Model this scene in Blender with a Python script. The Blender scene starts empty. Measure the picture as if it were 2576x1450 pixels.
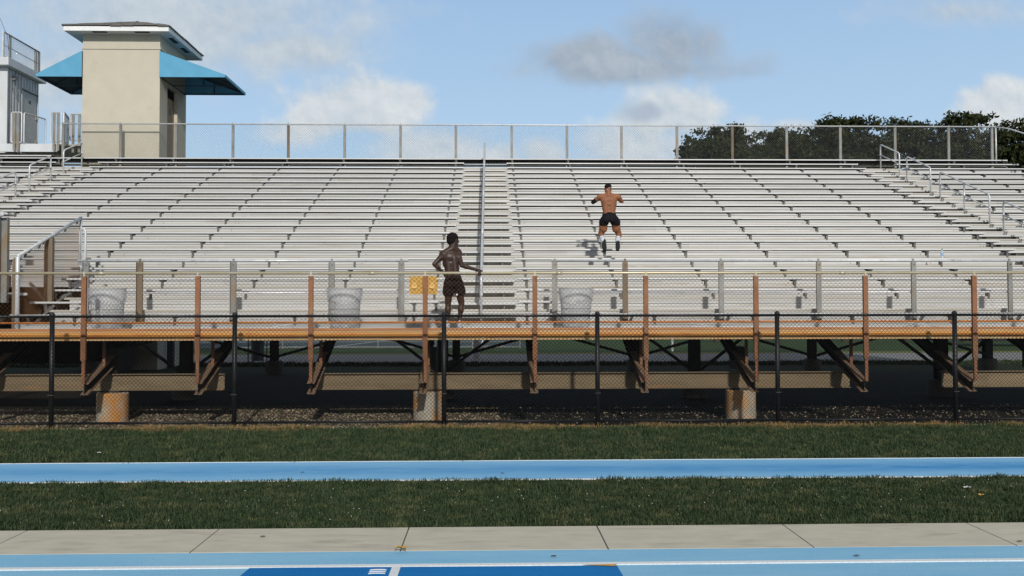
import bpy, math, random
import numpy as np
from mathutils import Vector, Matrix, Quaternion
PI = math.pi
rnd = random.Random(7)
rng = np.random.default_rng(11)
col = bpy.context.scene.collection
sc = bpy.context.scene

# ------------------------------------------------------------------ camera
CAMH = 1.95
YAW, PITCH, ROLL = .02568, .02669, -.00188
FPX = 2200.0            # focal length in units of a 2576 wide frame
_F = np.array([math.sin(YAW)*math.cos(PITCH), math.cos(YAW)*math.cos(PITCH), math.sin(PITCH)])
_R = np.array([math.cos(YAW), -math.sin(YAW), 0.0]); _U = np.cross(_R, _F)
_R2 = _R*math.cos(ROLL)+_U*math.sin(ROLL); _U2 = _U*math.cos(ROLL)-_R*math.sin(ROLL)
cam_d = bpy.data.cameras.new('camera'); cam = bpy.data.objects.new('camera', cam_d); col.objects.link(cam)
mw = Matrix.Identity(4)
for i in range(3):
    mw[i][0] = _R2[i]; mw[i][1] = _U2[i]; mw[i][2] = -_F[i]
mw[2][3] = CAMH
cam.matrix_world = mw
cam_d.sensor_width = 36; cam_d.lens = FPX/2576*36; cam_d.clip_end = 3000; cam_d.clip_start = .1
sc.camera = cam

def at(x, y, Y):        # photo measurement (2576 wide) + real depth -> world point
    d = _F+_R2*(x-1288)/FPX-_U2*(y-725)/FPX
    d = d*Y/d[1]
    return Vector((d[0], Y, d[2]+CAMH))
def gr(x, y, Z=0.):
    d = _F+_R2*(x-1288)/FPX-_U2*(y-725)/FPX
    k = (Z-CAMH)/d[2]
    return Vector((d[0]*k, d[1]*k, Z))

# ------------------------------------------------------------------ light
SUN_EL, SUN_AZ = 27.0, 8.0       # from behind the camera, a little from the right
sc.view_settings.view_transform = 'Standard'; sc.view_settings.look = 'None'
sc.view_settings.exposure = -.06; sc.view_settings.gamma = 1
sd = bpy.data.lights.new('sun', 'SUN'); sun = bpy.data.objects.new('sun', sd); col.objects.link(sun)
sd.energy = 3.7; sd.angle = math.radians(2.0); sd.color = (1, .955, .89)
e, a = math.radians(SUN_EL), math.radians(SUN_AZ)
sdir = Vector((math.sin(a)*math.cos(e), -math.cos(a)*math.cos(e), math.sin(e)))   # towards the sun
sun.rotation_euler = sdir.to_track_quat('Z', 'Y').to_euler(); sun.location = sdir*60

world = bpy.data.worlds.new('World'); sc.world = world; world.use_nodes = True
def build_world():
    nt = world.node_tree; N = nt.nodes; L = nt.links; N.clear()
    def node(t, **k):
        n = N.new(t)
        for a_, b_ in k.items(): setattr(n, a_, b_)
        return n
    def m(op, a_, b_=None, c_=None, clamp=False):
        n = node('ShaderNodeMath', operation=op, use_clamp=clamp)
        for i, v in enumerate((a_, b_, c_)):
            if v is None: continue
            if isinstance(v, (int, float)): n.inputs[i].default_value = v
            else: L.new(v, n.inputs[i])
        return n.outputs[0]
    sky = node('ShaderNodeTexSky', sky_type='NISHITA', sun_disc=False)
    sky.sun_elevation = e; sky.sun_rotation = PI-a; sky.air_density = 1.0; sky.dust_density = .6; sky.ozone_density = 1.6
    tc = node('ShaderNodeTexCoord'); sep = node('ShaderNodeSeparateXYZ'); L.new(tc.outputs['Generated'], sep.inputs[0])
    ys = m('MAXIMUM', sep.outputs[1], .02)
    u = m('DIVIDE', sep.outputs[0], ys); v = m('DIVIDE', sep.outputs[2], ys)
    comb = node('ShaderNodeCombineXYZ'); L.new(u, comb.inputs[0]); L.new(v, comb.inputs[1])
    def noise(scale, det, rough, off=0.):
        mp = node('ShaderNodeMapping'); L.new(comb.outputs[0], mp.inputs[0]); mp.inputs['Location'].default_value = (off, off*.7, 0)
        n = node('ShaderNodeTexNoise'); n.inputs['Scale'].default_value = scale; n.inputs['Detail'].default_value = det
        n.inputs['Roughness'].default_value = rough; L.new(mp.outputs[0], n.inputs['Vector'])
        return n.outputs['Fac']
    n1 = noise(11, 7, .55); n2 = noise(34, 6, .6, 3.1); n3 = noise(3.2, 5, .5, 7.7)
    nz = m('ADD', m('MULTIPLY', m('SUBTRACT', n1, .5), 4.6), m('MULTIPLY', m('SUBTRACT', n2, .5), 1.8))
    def blob(x, y, rx, ry, k=.6, soft=.5, flat=1.0):
        cu = (x-1229)/2200; cv = (788-y)/2200; rx /= 2200; ry /= 2200
        du = m('DIVIDE', m('SUBTRACT', u, cu), rx); dv0 = m('SUBTRACT', v, cv)
        up = m('DIVIDE', m('MAXIMUM', dv0, 0.), ry); dn = m('DIVIDE', m('MINIMUM', dv0, 0.), ry*flat)
        dv = m('ADD', up, dn)
        r = m('SQRT', m('ADD', m('MULTIPLY', du, du), m('MULTIPLY', dv, dv)))
        t = m('ADD', m('SUBTRACT', 1.12, r), m('MULTIPLY', nz, k))
        mr = node('ShaderNodeMapRange', interpolation_type='SMOOTHSTEP'); L.new(t, mr.inputs[0])
        mr.inputs[1].default_value = 0.; mr.inputs[2].default_value = soft
        return mr.outputs[0]
    def union(bs):
        o = bs[0]
        for b in bs[1:]: o = m('MAXIMUM', o, b)
        return o
    cur = sky.outputs[0]
    # lift the very blue sky a little towards a milky tropical haze
    def mix(cur, fac, colr):
        mx = node('ShaderNodeMixRGB'); L.new(cur, mx.inputs[1])
        if isinstance(fac, float): mx.inputs[0].default_value = fac
        else: L.new(fac, mx.inputs[0])
        if isinstance(colr, tuple): mx.inputs[2].default_value = (*colr, 1)
        else: L.new(colr, mx.inputs[2])
        return mx.outputs[0]
    K = 1/WSTR
    hz = node('ShaderNodeMapRange'); L.new(v, hz.inputs[0]); hz.inputs[1].default_value = 0.; hz.inputs[2].default_value = .55
    hz.inputs[3].default_value = .62; hz.inputs[4].default_value = .42
    gradc = node('ShaderNodeValToRGB'); L.new(sep.outputs[2], gradc.inputs[0]); cr_ = gradc.color_ramp
    cr_.elements[0].color = (.56, .75, .92, 1); cr_.elements[1].color = (.10, .15, .24, 1)
    for p_, c_ in ((.16, (.49, .69, .90)), (.34, (.38, .57, .83)), (.55, (.18, .27, .42))): e_ = cr_.elements.new(p_); e_.color = (*c_, 1)
    gsc = node('ShaderNodeMixRGB', blend_type='MULTIPLY'); gsc.inputs[0].default_value = 1; L.new(gradc.outputs[0], gsc.inputs[1]); gsc.inputs[2].default_value = (K, K, K, 1)
    cur = mix(cur, .9, gsc.outputs[0])
    def c(r, g, b): return (r*K, g*K, b*K)
    mott = node('ShaderNodeMapRange'); L.new(n1, mott.inputs[0]); mott.inputs[1].default_value = .35; mott.inputs[2].default_value = .65
    def shifted(scale, det, rough, du_, dv_):
        mp = node('ShaderNodeMapping'); L.new(comb.outputs[0], mp.inputs[0]); mp.inputs['Location'].default_value = (du_, dv_, 0)
        n = node('ShaderNodeTexNoise'); n.inputs['Scale'].default_value = scale; n.inputs['Detail'].default_value = det; n.inputs['Roughness'].default_value = rough; L.new(mp.outputs[0], n.inputs['Vector'])
        return n.outputs['Fac']
    r1 = m('SUBTRACT', n1, shifted(11, 7, .55, .004, .011)); r2 = m('SUBTRACT', n2, noise(34, 6, .6, 3.1+.0035))
    relief = m('ADD', m('ADD', m('MULTIPLY', r1, 4.5), m('MULTIPLY', r2, 1.6)), .5, clamp=True)
    relief = m('ADD', m('MULTIPLY', relief, .7), m('MULTIPLY', mott.outputs[0], .3))
    def shade(dark, light):
        mx = node('ShaderNodeMixRGB'); L.new(relief, mx.inputs[0]); mx.inputs[1].default_value = (*dark, 1); mx.inputs[2].default_value = (*light, 1)
        return mx.outputs[0]
    veil = m('MULTIPLY', union([blob(420, 60, 640, 210, .30, 1.0), blob(120, 200, 440, 150, .25, 1.0), blob(2450, 20, 300, 60, .4, 1.4), blob(700, 130, 260, 90, .4, .9)]), .92)
    cur = mix(cur, veil, shade(c(.48, .56, .64), c(.64, .70, .74)))
    low = m('MULTIPLY', union([blob(1100, 390, 210, 85, .34, .8), blob(1590, 375, 170, 85, .34, .8), blob(1360, 390, 80, 50, .34, .8), blob(2010, 318, 90, 34, .36, .9), blob(1240, 395, 120, 50, .34, .9), blob(760, 330, 130, 50, .4, .9), blob(1880, 350, 120, 60, .4, .9)]), .9)
    cur = mix(cur, low, shade(c(.56, .64, .72), c(.74, .79, .82)))
    white = m('MULTIPLY', union([blob(880, 285, 205, 105, .30, .55, .6), blob(1700, 292, 150, 98, .30, .55, .6), blob(2550, 262, 135, 82, .30, .5, .9), blob(1020, 260, 80, 62, .36, .7), blob(1640, 300, 110, 50, .3, .8)]), .88)
    cur = mix(cur, white, shade(c(.56, .63, .69), c(.80, .82, .82)))
    dark = m('MULTIPLY', union([blob(1600, 172, 350, 80, .30, .8, .6), blob(1700, 110, 170, 125, .30, .8), blob(1480, 150, 200, 80, .30, .8)]), .9)
    cur = mix(cur, dark, shade(c(.31, .38, .47), c(.47, .53, .59)))
    dk2 = m('MULTIPLY', blob(1625, 285, 80, 36, .5, .8), .7)
    cur = mix(cur, dk2, c(.38, .46, .58))
    # unseen sky overhead and behind: pale cloud added as fill for the stand's front
    mr = node('ShaderNodeMapRange', interpolation_type='SMOOTHSTEP'); L.new(n3, mr.inputs[0]); mr.inputs[1].default_value = .55; mr.inputs[2].default_value = .75
    tn = node('ShaderNodeTexNoise'); tn.inputs['Scale'].default_value = 2.4; tn.inputs['Detail'].default_value = 6; L.new(tc.outputs['Generated'], tn.inputs['Vector'])
    mr = node('ShaderNodeMapRange', interpolation_type='SMOOTHSTEP'); L.new(tn.outputs['Fac'], mr.inputs[0]); mr.inputs[1].default_value = .36; mr.inputs[2].default_value = .56
    hi_ = node('ShaderNodeMapRange', interpolation_type='SMOOTHSTEP'); L.new(sep.outputs[2], hi_.inputs[0]); hi_.inputs[1].default_value = .40; hi_.inputs[2].default_value = .55
    bk_ = m('LESS_THAN', sep.outputs[1], .2)
    cur = mix(cur, m('MULTIPLY', m('MULTIPLY', mr.outputs[0], .8), m('MAXIMUM', hi_.outputs[0], bk_)), c(.56, .56, .55))
    bg = node('ShaderNodeBackground'); bg.inputs[1].default_value = WSTR; L.new(cur, bg.inputs[0])
    out = node('ShaderNodeOutputWorld'); L.new(bg.outputs[0], out.inputs[0])
WSTR = .1
build_world()

# ------------------------------------------------------------------ materials
def mat(name, c1, c2=None, c3=None, scale=(1, 1, 1), ns=6., det=6., lo=.35, hi=.65, rough=.6, metal=0., bump=0., bscale=None,
        spec=.5, c3lo=.6, c3hi=.75, c3scale=None, island=0., rough2=None, trans=0., alpha=1., coat=0., c3n=2.):
    m_ = bpy.data.materials.new(name); m_.use_nodes = True
    nt = m_.node_tree; N = nt.nodes; L = nt.links; b = N['Principled BSDF']
    b.inputs['Roughness'].default_value = rough; b.inputs['Metallic'].default_value = metal
    b.inputs['Specular IOR Level'].default_value = spec; b.inputs['Alpha'].default_value = alpha
    b.inputs['Coat Weight'].default_value = coat
    if trans: b.inputs['Transmission Weight'].default_value = trans
    tc = N.new('ShaderNodeTexCoord')
    def noise(sc_, n_, d_, off=0):
        mp = N.new('ShaderNodeMapping'); mp.inputs['Scale'].default_value = sc_; mp.inputs['Location'].default_value = (off, off, off)
        L.new(tc.outputs['Object'], mp.inputs[0]); n = N.new('ShaderNodeTexNoise'); L.new(mp.outputs[0], n.inputs['Vector'])
        n.inputs['Scale'].default_value = n_; n.inputs['Detail'].default_value = d_; n.inputs['Roughness'].default_value = .6
        return n.outputs['Fac']
    def rmap(f, lo_, hi_, a_=0., b_=1.):
        r = N.new('ShaderNodeMapRange'); L.new(f, r.inputs[0]); r.inputs[1].default_value = lo_; r.inputs[2].default_value = hi_
        r.inputs[3].default_value = a_; r.inputs[4].default_value = b_
        return r.outputs[0]
    if c2 is None: c2 = tuple(v*.8 for v in c1)
    n = noise(scale, ns, det)
    mx = N.new('ShaderNodeMixRGB'); L.new(rmap(n, lo, hi), mx.inputs[0]); mx.inputs[1].default_value = (*c1, 1); mx.inputs[2].default_value = (*c2, 1)
    out = mx.outputs[0]
    if c3 is not None:
        n3 = noise(c3scale or scale, c3n, det, 5.3)
        m3 = N.new('ShaderNodeMixRGB'); L.new(rmap(n3, c3lo, c3hi), m3.inputs[0]); L.new(out, m3.inputs[1]); m3.inputs[2].default_value = (*c3, 1)
        out = m3.outputs[0]
    if island:
        hv = .03 if island > .2 else .004
        g = N.new('ShaderNodeNewGeometry'); hs = N.new('ShaderNodeHueSaturation')
        L.new(rmap(g.outputs['Random Per Island'], 0, 1, 1-island, 1+island), hs.inputs['Value'])
        L.new(rmap(g.outputs['Random Per Island'], 0, 1, .5+hv, .5-hv), hs.inputs['Hue'])
        L.new(out, hs.inputs['Color']); out = hs.outputs[0]
    L.new(out, b.inputs['Base Color'])
    if rough2 is not None: L.new(rmap(n, .3, .7, rough, rough2), b.inputs['Roughness'])
    if bump:
        nb = noise((1, 1, 1), bscale or 60., 4)
        bp = N.new('ShaderNodeBump'); bp.inputs['Strength'].default_value = bump; bp.inputs['Distance'].default_value = .01
        L.new(nb, bp.inputs['Height']); L.new(bp.outputs[0], b.inputs['Normal'])
    return m_
X1 = (.25, 3, 12)
ALU_L, ALU_D = (.51, .515, .515), (.43, .435, .435)
M = dict(
 alu=mat('aluminium_bench', ALU_L, ALU_D, (.38, .33, .25), scale=X1, ns=3, island=.09, c3scale=(.5, 1, 5), c3lo=.6, c3hi=.8, rough=.42, rough2=.6, metal=.25, bump=.06),
 riser=mat('aluminium_riser', (.50, .50, .495), (.41, .41, .395), (.32, .27, .19), scale=X1, ns=3, island=.08, c3scale=(.35, 1, 6), c3lo=.6, c3hi=.78, rough=.5, rough2=.65, metal=.15, bump=.05),
 nosing=mat('tread_nosing', (.41, .395, .355), (.33, .31, .265), (.30, .22, .13), scale=X1, ns=3, c3scale=(.6, 1, 4), rough=.55, metal=.15),
 gusset=mat('bracket_gusset', (.04, .042, .04), (.07, .07, .065), ns=20, rough=.6, metal=.2),
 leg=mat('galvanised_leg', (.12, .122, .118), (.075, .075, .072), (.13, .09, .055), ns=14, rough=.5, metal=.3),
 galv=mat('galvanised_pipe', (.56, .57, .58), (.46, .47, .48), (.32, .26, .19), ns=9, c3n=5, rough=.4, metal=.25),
 galvpost=mat('galvanised_post', (.24, .245, .235), (.16, .16, .15), (.22, .15, .08), scale=(1, 1, .4), ns=7, c3n=3, c3lo=.5, c3hi=.7, rough=.55, metal=.3),
 brownpost=mat('brown_weathered_post', (.17, .125, .08), (.12, .09, .06), (.2, .19, .17), scale=(1, 1, .3), ns=12, rough=.7, metal=.1),
 rustpost=mat('rusted_post', (.25, .105, .048), (.18, .078, .036), (.26, .17, .10), scale=(1, 1, .5), ns=10, c3n=4, c3lo=.55, c3hi=.75, rough=.8, bump=.2, bscale=90),
 rustpipe=mat('rusted_pipe', (.50, .17, .025), (.33, .10, .02), (.5, .30, .12), scale=(2, 1, 1), ns=5, c3n=4, rough=.6, bump=.1),
 edgeA=mat('rust_stained_edge', (.46, .19, .065), (.36, .14, .05), (.50, .34, .17), scale=(.8, 3, 6), ns=4, c3scale=(.5, 1, 3), c3n=2.5, rough=.6, bump=.05),
 edgeB=mat('ochre_stained_edge', (.46, .31, .15), (.46, .24, .085), (.46, .19, .05), scale=(.6, 3, 5), ns=4, c3scale=(.5, 1, 3), c3n=2.5, rough=.6),
 edgeC=mat('orange_stained_edge', (.55, .215, .038), (.50, .25, .06), (.38, .11, .025), scale=(.7, 3, 7), ns=4, c3scale=(.8, 1, 4), c3n=2.5, c3lo=.55, c3hi=.72, rough=.55),
 rail=mat('yellowed_top_rail', (.46, .42, .32), (.42, .35, .21), (.50, .50, .47), scale=(.6, 1, 1), ns=5, rough=.4, metal=.35),
 rustwire=mat('rusted_wire', (.20, .105, .05), (.14, .068, .032), (.24, .19, .13), ns=8, c3n=4, rough=.8, spec=.15),
 silwire=mat('galvanised_wire', (.22, .23, .23), (.16, .16, .155), (.20, .16, .11), ns=5, c3n=2, rough=.6, metal=.2),
 blackwire=mat('black_coated_wire', (.010, .011, .013), (.018, .019, .021), ns=8, rough=.6, spec=.12),
 blackpipe=mat('black_coated_pipe', (.009, .010, .012), (.015, .016, .018), ns=6, spec=.3, rough=.45, bump=.05),
 girder=mat('tan_girder', (.23, .175, .11), (.17, .13, .082), (.30, .16, .075), scale=(.4, 1, 2), ns=4, c3scale=(.4, 1, 3), rough=.8, bump=.1, bscale=40, spec=.08),
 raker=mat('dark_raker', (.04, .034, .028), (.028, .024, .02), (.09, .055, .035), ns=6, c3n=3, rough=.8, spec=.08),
 rakerend=mat('raker_flange', (.20, .12, .07), (.15, .10, .065), ns=9, rough=.85),
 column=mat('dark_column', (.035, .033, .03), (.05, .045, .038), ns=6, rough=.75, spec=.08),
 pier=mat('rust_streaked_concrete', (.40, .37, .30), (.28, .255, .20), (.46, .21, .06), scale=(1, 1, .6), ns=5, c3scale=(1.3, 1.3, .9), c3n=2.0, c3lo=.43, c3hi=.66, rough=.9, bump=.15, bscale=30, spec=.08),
 shadepier=mat('shaded_concrete', (.13, .12, .10), (.09, .085, .07), (.16, .10, .05), ns=5, c3n=2, rough=.95, spec=.08),  # rear piers: darker copy of the pier concrete, shade put into its colour
 gravelbed=mat('gravel_bed', (.13, .105, .07), (.07, .058, .04), (.22, .18, .125), ns=7, c3n=14, det=9, rough=1, bump=.5, bscale=25, spec=.05),
 concrete=mat('path_concrete', (.46, .43, .355), (.40, .375, .31), (.31, .285, .23), scale=(.6, 1.5, 1), ns=5, c3scale=(.5, 2, 1), c3n=4, c3lo=.55, c3hi=.75, det=9, rough=.9, bump=.1, bscale=90, spec=.08),
 wall=mat('tower_stucco', (.46, .43, .35), (.435, .405, .33), (.39, .365, .295), ns=2, c3n=1.2, rough=.9, bump=.12, bscale=50, spec=.08),
 white=mat('white_paint', (.70, .71, .70), (.62, .63, .62), ns=3, rough=.5),
 soffit=mat('soffit_paint', (.50, .52, .52), (.45, .47, .47), ns=3, rough=.7),
 vent=mat('dark_vent', (.03, .03, .03), ns=9, rough=.8),
 shingle=mat('grey_shingle', (.09, .085, .075), (.14, .13, .115), (.05, .05, .045), ns=12, c3n=6, rough=.9, bump=.3, bscale=30),
 awning=mat('blue_canvas', (.085, .30, .46), (.075, .27, .42), (.13, .34, .48), ns=2.5, c3n=1.5, rough=.75),
 awnframe=mat('awning_frame', (.03, .06, .09), ns=5, rough=.6),
 box=mat('box_cladding', (.52, .54, .55), (.46, .48, .49), (.42, .42, .41), scale=(1, 1, .3), ns=3, c3scale=(2, 2, .3), rough=.5),
 door=mat('grey_door', (.42, .43, .42), (.37, .38, .37), ns=3, rough=.5),
 liftdoor=mat('tan_door', (.30, .20, .10), (.24, .155, .075), (.36, .27, .17), scale=(1, 1, .4), ns=9, rough=.6),
 brass=mat('brass_hinge', (.55, .40, .16), ns=9, rough=.4, metal=.6),
 chrome=mat('door_handle_metal', (.5, .5, .5), ns=9, rough=.25, metal=.9),
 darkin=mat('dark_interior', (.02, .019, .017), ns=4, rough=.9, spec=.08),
 yellow=mat('ochre_plastic', (.56, .32, .055), (.50, .26, .045), (.58, .38, .10), ns=5, c3n=3, rough=.55),
 canmesh=mat('can_wire', (.38, .40, .41), (.32, .33, .34), ns=8, rough=.5, metal=.3),
 sock=mat('white_sock', (.52, .54, .58), ns=40, rough=.9, bump=.1),
 shoeblk=mat('black_shoe', (.018, .019, .022), (.03, .031, .034), ns=60, rough=.7, bump=.4, bscale=80, spec=.08),
 shoewht=mat('pale_shoe', (.42, .44, .50), (.34, .36, .41), ns=30, rough=.6),
 shorts=mat('black_shorts', (.008, .008, .010), (.014, .014, .016), scale=(1, 1, .3), ns=14, rough=.85, bump=.5, bscale=14, spec=.08),
 sleeve=mat('black_sleeve', (.012, .012, .013), ns=30, rough=.7, spec=.08),
 under=mat('shaded_underside', (.03, .03, .029), (.02, .02, .019), ns=6, rough=.8, spec=.1),  # near-black colour stands in for the shade under each seat
 treadtop=mat('darkened_tread_top', (.24, .235, .22), (.17, .165, .15), scale=X1, ns=3, rough=.7, spec=.2),  # colour darkened to cut light bounced up under the seats
 skinA=mat('dark_skin', (.042, .020, .013), (.031, .015, .010), ns=7, rough=.48, spec=.36, bump=.15, bscale=35),
 skinB=mat('brown_skin', (.235, .095, .042), (.19, .072, .032), ns=7, rough=.58, spec=.3, bump=.12, bscale=35),
 hair=mat('black_hair', (.008, .007, .007), (.014, .012, .011), ns=80, rough=.95, bump=.8, bscale=120, spec=.08),
 eye=mat('eye_white', (.6, .58, .55), ns=9, rough=.2), pupil=mat('dark_iris', (.02, .012, .008), ns=9, rough=.2),
 bottlecap=mat('green_cap', (.02, .22, .14), ns=9, rough=.4), labelb=mat('blue_label', (.02, .16, .5), (.5, .56, .62), ns=22, rough=.4),
 leaf=mat('leaf_green', (.038, .046, .018), (.022, .029, .011), (.060, .058, .024), ns=1.5, c3n=1.0, rough=.7, island=.45, spec=.08),
 bark=mat('bark', (.07, .055, .04), (.05, .04, .03), scale=(1, 1, .3), ns=8, rough=.95, bump=.5, bscale=20, spec=.08),
 grass=mat('grass_blade', (.037, .056, .026), (.020, .034, .016), (.072, .080, .038), scale=(1, 1.6, 1), ns=4.5, c3n=2.6, c3lo=.52, c3hi=.68, rough=.65, island=.6, spec=.08),
 dry=mat('dry_grass_blade', (.22, .145, .06), (.15, .105, .045), (.10, .10, .035), ns=4, c3n=1.6, rough=.75, island=.35, spec=.08),
 soil=mat('soil', (.022, .018, .013), (.014, .012, .008), (.04, .034, .024), ns=5, c3n=9, det=9, rough=1, bump=.5, bscale=12, spec=.08),
 turf=mat('turf_base', (.020, .027, .011), (.014, .019, .008), ns=14, det=8, rough=1, spec=.08),
 farturf=mat('far_turf', (.040, .066, .026), (.03, .052, .02), (.06, .075, .03), ns=2, c3n=.6, det=8, rough=1, spec=.08),
 verge=mat('yellow_verge', (.16, .15, .04), (.09, .10, .035), ns=3, det=8, rough=1, spec=.08),
 asphalt=mat('pale_asphalt', (.20, .20, .20), (.17, .17, .17), scale=(.3, 1, 1), ns=5, rough=.9, spec=.08),
 court=mat('court_asphalt', (.05, .07, .075), (.04, .055, .06), ns=2, rough=.9, spec=.08),
 stone=mat('pale_limestone', (.34, .285, .205), (.22, .18, .125), ns=3, rough=.95, island=.4, spec=.08),
 paper=mat('white_litter', (.62, .61, .58), ns=20, rough=.8), fallen=mat('fallen_leaf', (.42, .25, .05), ns=30, rough=.8),
 linew=mat('white_line_paint', (.66, .68, .68), (.52, .56, .58), scale=(1, 1, 1), ns=50, det=4, rough=.8, spec=.1),
 bluebin=mat('dark_bin', (.035, .045, .055), (.05, .06, .07), ns=5, rough=.5),
 carpaint=mat('dark_car_paint', (.012, .013, .015), ns=3, rough=.25, coat=.6), rubber=mat('tyre_rubber', (.015, .015, .015), ns=9, rough=.8),
 glass=mat('car_glass', (.02, .025, .03), ns=3, rough=.08),
)
def track_mat(name, base, worn, dark, streak=None):
    m_ = bpy.data.materials.new(name); m_.use_nodes = True; nt = m_.node_tree; N = nt.nodes; L = nt.links; b = N['Principled BSDF']
    b.inputs['Roughness'].default_value = .9; b.inputs['Specular IOR Level'].default_value = .06
    tc = N.new('ShaderNodeTexCoord')
    def noise(sc_, n_, d_):
        mp = N.new('ShaderNodeMapping'); mp.inputs['Scale'].default_value = sc_; L.new(tc.outputs['Object'], mp.inputs[0])
        n = N.new('ShaderNodeTexNoise'); L.new(mp.outputs[0], n.inputs['Vector']); n.inputs['Scale'].default_value = n_; n.inputs['Detail'].default_value = d_; n.inputs['Roughness'].default_value = .7
        return n.outputs['Fac']
    def rmap(f, lo_, hi_, a_=0., b_=1.):
        r = N.new('ShaderNodeMapRange'); L.new(f, r.inputs[0]); r.inputs[1].default_value = lo_; r.inputs[2].default_value = hi_; r.inputs[3].default_value = a_; r.inputs[4].default_value = b_
        return r.outputs[0]
    def mx(f, a_, b_):
        x = N.new('ShaderNodeMixRGB'); L.new(f, x.inputs[0])
        for i, v in ((1, a_), (2, b_)):
            if isinstance(v, tuple): x.inputs[i].default_value = (*v, 1)
            else: L.new(v, x.inputs[i])
        return x.outputs[0]
    c_ = mx(rmap(noise((.25, 1.2, 1), 2.2, 5), .35, .65), base, worn)
    if streak:      # a worn band down the middle of the runway that deepens towards one end
        sep = N.new('ShaderNodeSeparateXYZ'); L.new(tc.outputs['Object'], sep.inputs[0])
        d1 = N.new('ShaderNodeMath'); d1.operation = 'SUBTRACT'; L.new(sep.outputs[1], d1.inputs[0]); d1.inputs[1].default_value = streak[0]
        d2 = N.new('ShaderNodeMath'); d2.operation = 'ABSOLUTE'; L.new(d1.outputs[0], d2.inputs[0])
        f = rmap(d2.outputs[0], .05, streak[1], 1, 0)
        g = rmap(sep.outputs[0], -9, 9, .35, 1.)
        h = N.new('ShaderNodeMath'); h.operation = 'MULTIPLY'; L.new(f, h.inputs[0]); L.new(g, h.inputs[1])
        k = N.new('ShaderNodeMath'); k.operation = 'MULTIPLY'; L.new(h.outputs[0], k.inputs[0]); L.new(rmap(noise((.5, 2, 1), 3, 5), .3, .6, .4, 1.), k.inputs[1])
        c_ = mx(k.outputs[0], c_, streak[2])
    c_ = mx(rmap(noise((1, 1, 1), 110, 2), .55, .68, 0, .55), c_, dark)
    c_ = mx(rmap(noise((.6, 1.5, 1), 9, 4), .66, .76, 0, .35), c_, dark)
    L.new(c_, b.inputs['Base Color'])
    bp = N.new('ShaderNodeBump'); bp.inputs['Strength'].default_value = .5; bp.inputs['Distance'].default_value = .004
    L.new(noise((1, 1, 1), 160, 3), bp.inputs['Height']); L.new(bp.outputs[0], b.inputs['Normal'])
    return m_
TB = (.185, .405, .585)
M['track'] = track_mat('pale_blue_track', TB, (.24, .45, .60), (.07, .24, .43))
M['runway'] = track_mat('blue_runway', (.165, .385, .61), (.22, .435, .63), (.08, .25, .45), streak=(10.77, .48, (.025, .20, .47)))
M['trackdark'] = track_mat('deep_blue_zone', (.010, .135, .37), (.016, .16, .41), (.008, .09, .28))
def liner_mat():
    m_ = bpy.data.materials.new('plastic_liner'); m_.use_nodes = True; nt = m_.node_tree; N = nt.nodes; L = nt.links
    b = N['Principled BSDF']; b.inputs['Base Color'].default_value = (.72, .73, .73, 1); b.inputs['Roughness'].default_value = .4
    tr = N.new('ShaderNodeBsdfTransparent'); mx = N.new('ShaderNodeMixShader'); tl = N.new('ShaderNodeBsdfTranslucent'); tl.inputs[0].default_value = (.5, .52, .53, 1)
    m2 = N.new('ShaderNodeMixShader'); m2.inputs[0].default_value = .3; L.new(b.outputs[0], m2.inputs[1]); L.new(tl.outputs[0], m2.inputs[2])
    tc = N.new('ShaderNodeTexCoord'); mp = N.new('ShaderNodeMapping'); mp.inputs['Scale'].default_value = (1, 1, .25); L.new(tc.outputs['Object'], mp.inputs[0])
    n = N.new('ShaderNodeTexNoise'); n.inputs['Scale'].default_value = 16; L.new(mp.outputs[0], n.inputs['Vector'])
    bp = N.new('ShaderNodeBump'); bp.inputs['Strength'].default_value = 1; bp.inputs['Distance'].default_value = .02; L.new(n.outputs['Fac'], bp.inputs['Height']); L.new(bp.outputs[0], b.inputs['Normal'])
    mx.inputs[0].default_value = .34; L.new(tr.outputs[0], mx.inputs[1]); L.new(m2.outputs[0], mx.inputs[2])
    L.new(mx.outputs[0], N['Material Output'].inputs[0]); return m_
M['liner'] = liner_mat()
def bottle_mat():
    m_ = bpy.data.materials.new('clear_bottle'); m_.use_nodes = True; b = m_.node_tree.nodes['Principled BSDF']
    b.inputs['Base Color'].default_value = (.75, .85, .88, 1); b.inputs['Roughness'].default_value = .1; b.inputs['Transmission Weight'].default_value = .7; b.inputs['IOR'].default_value = 1.2
    return m_
M['bottle'] = bottle_mat()

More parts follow.
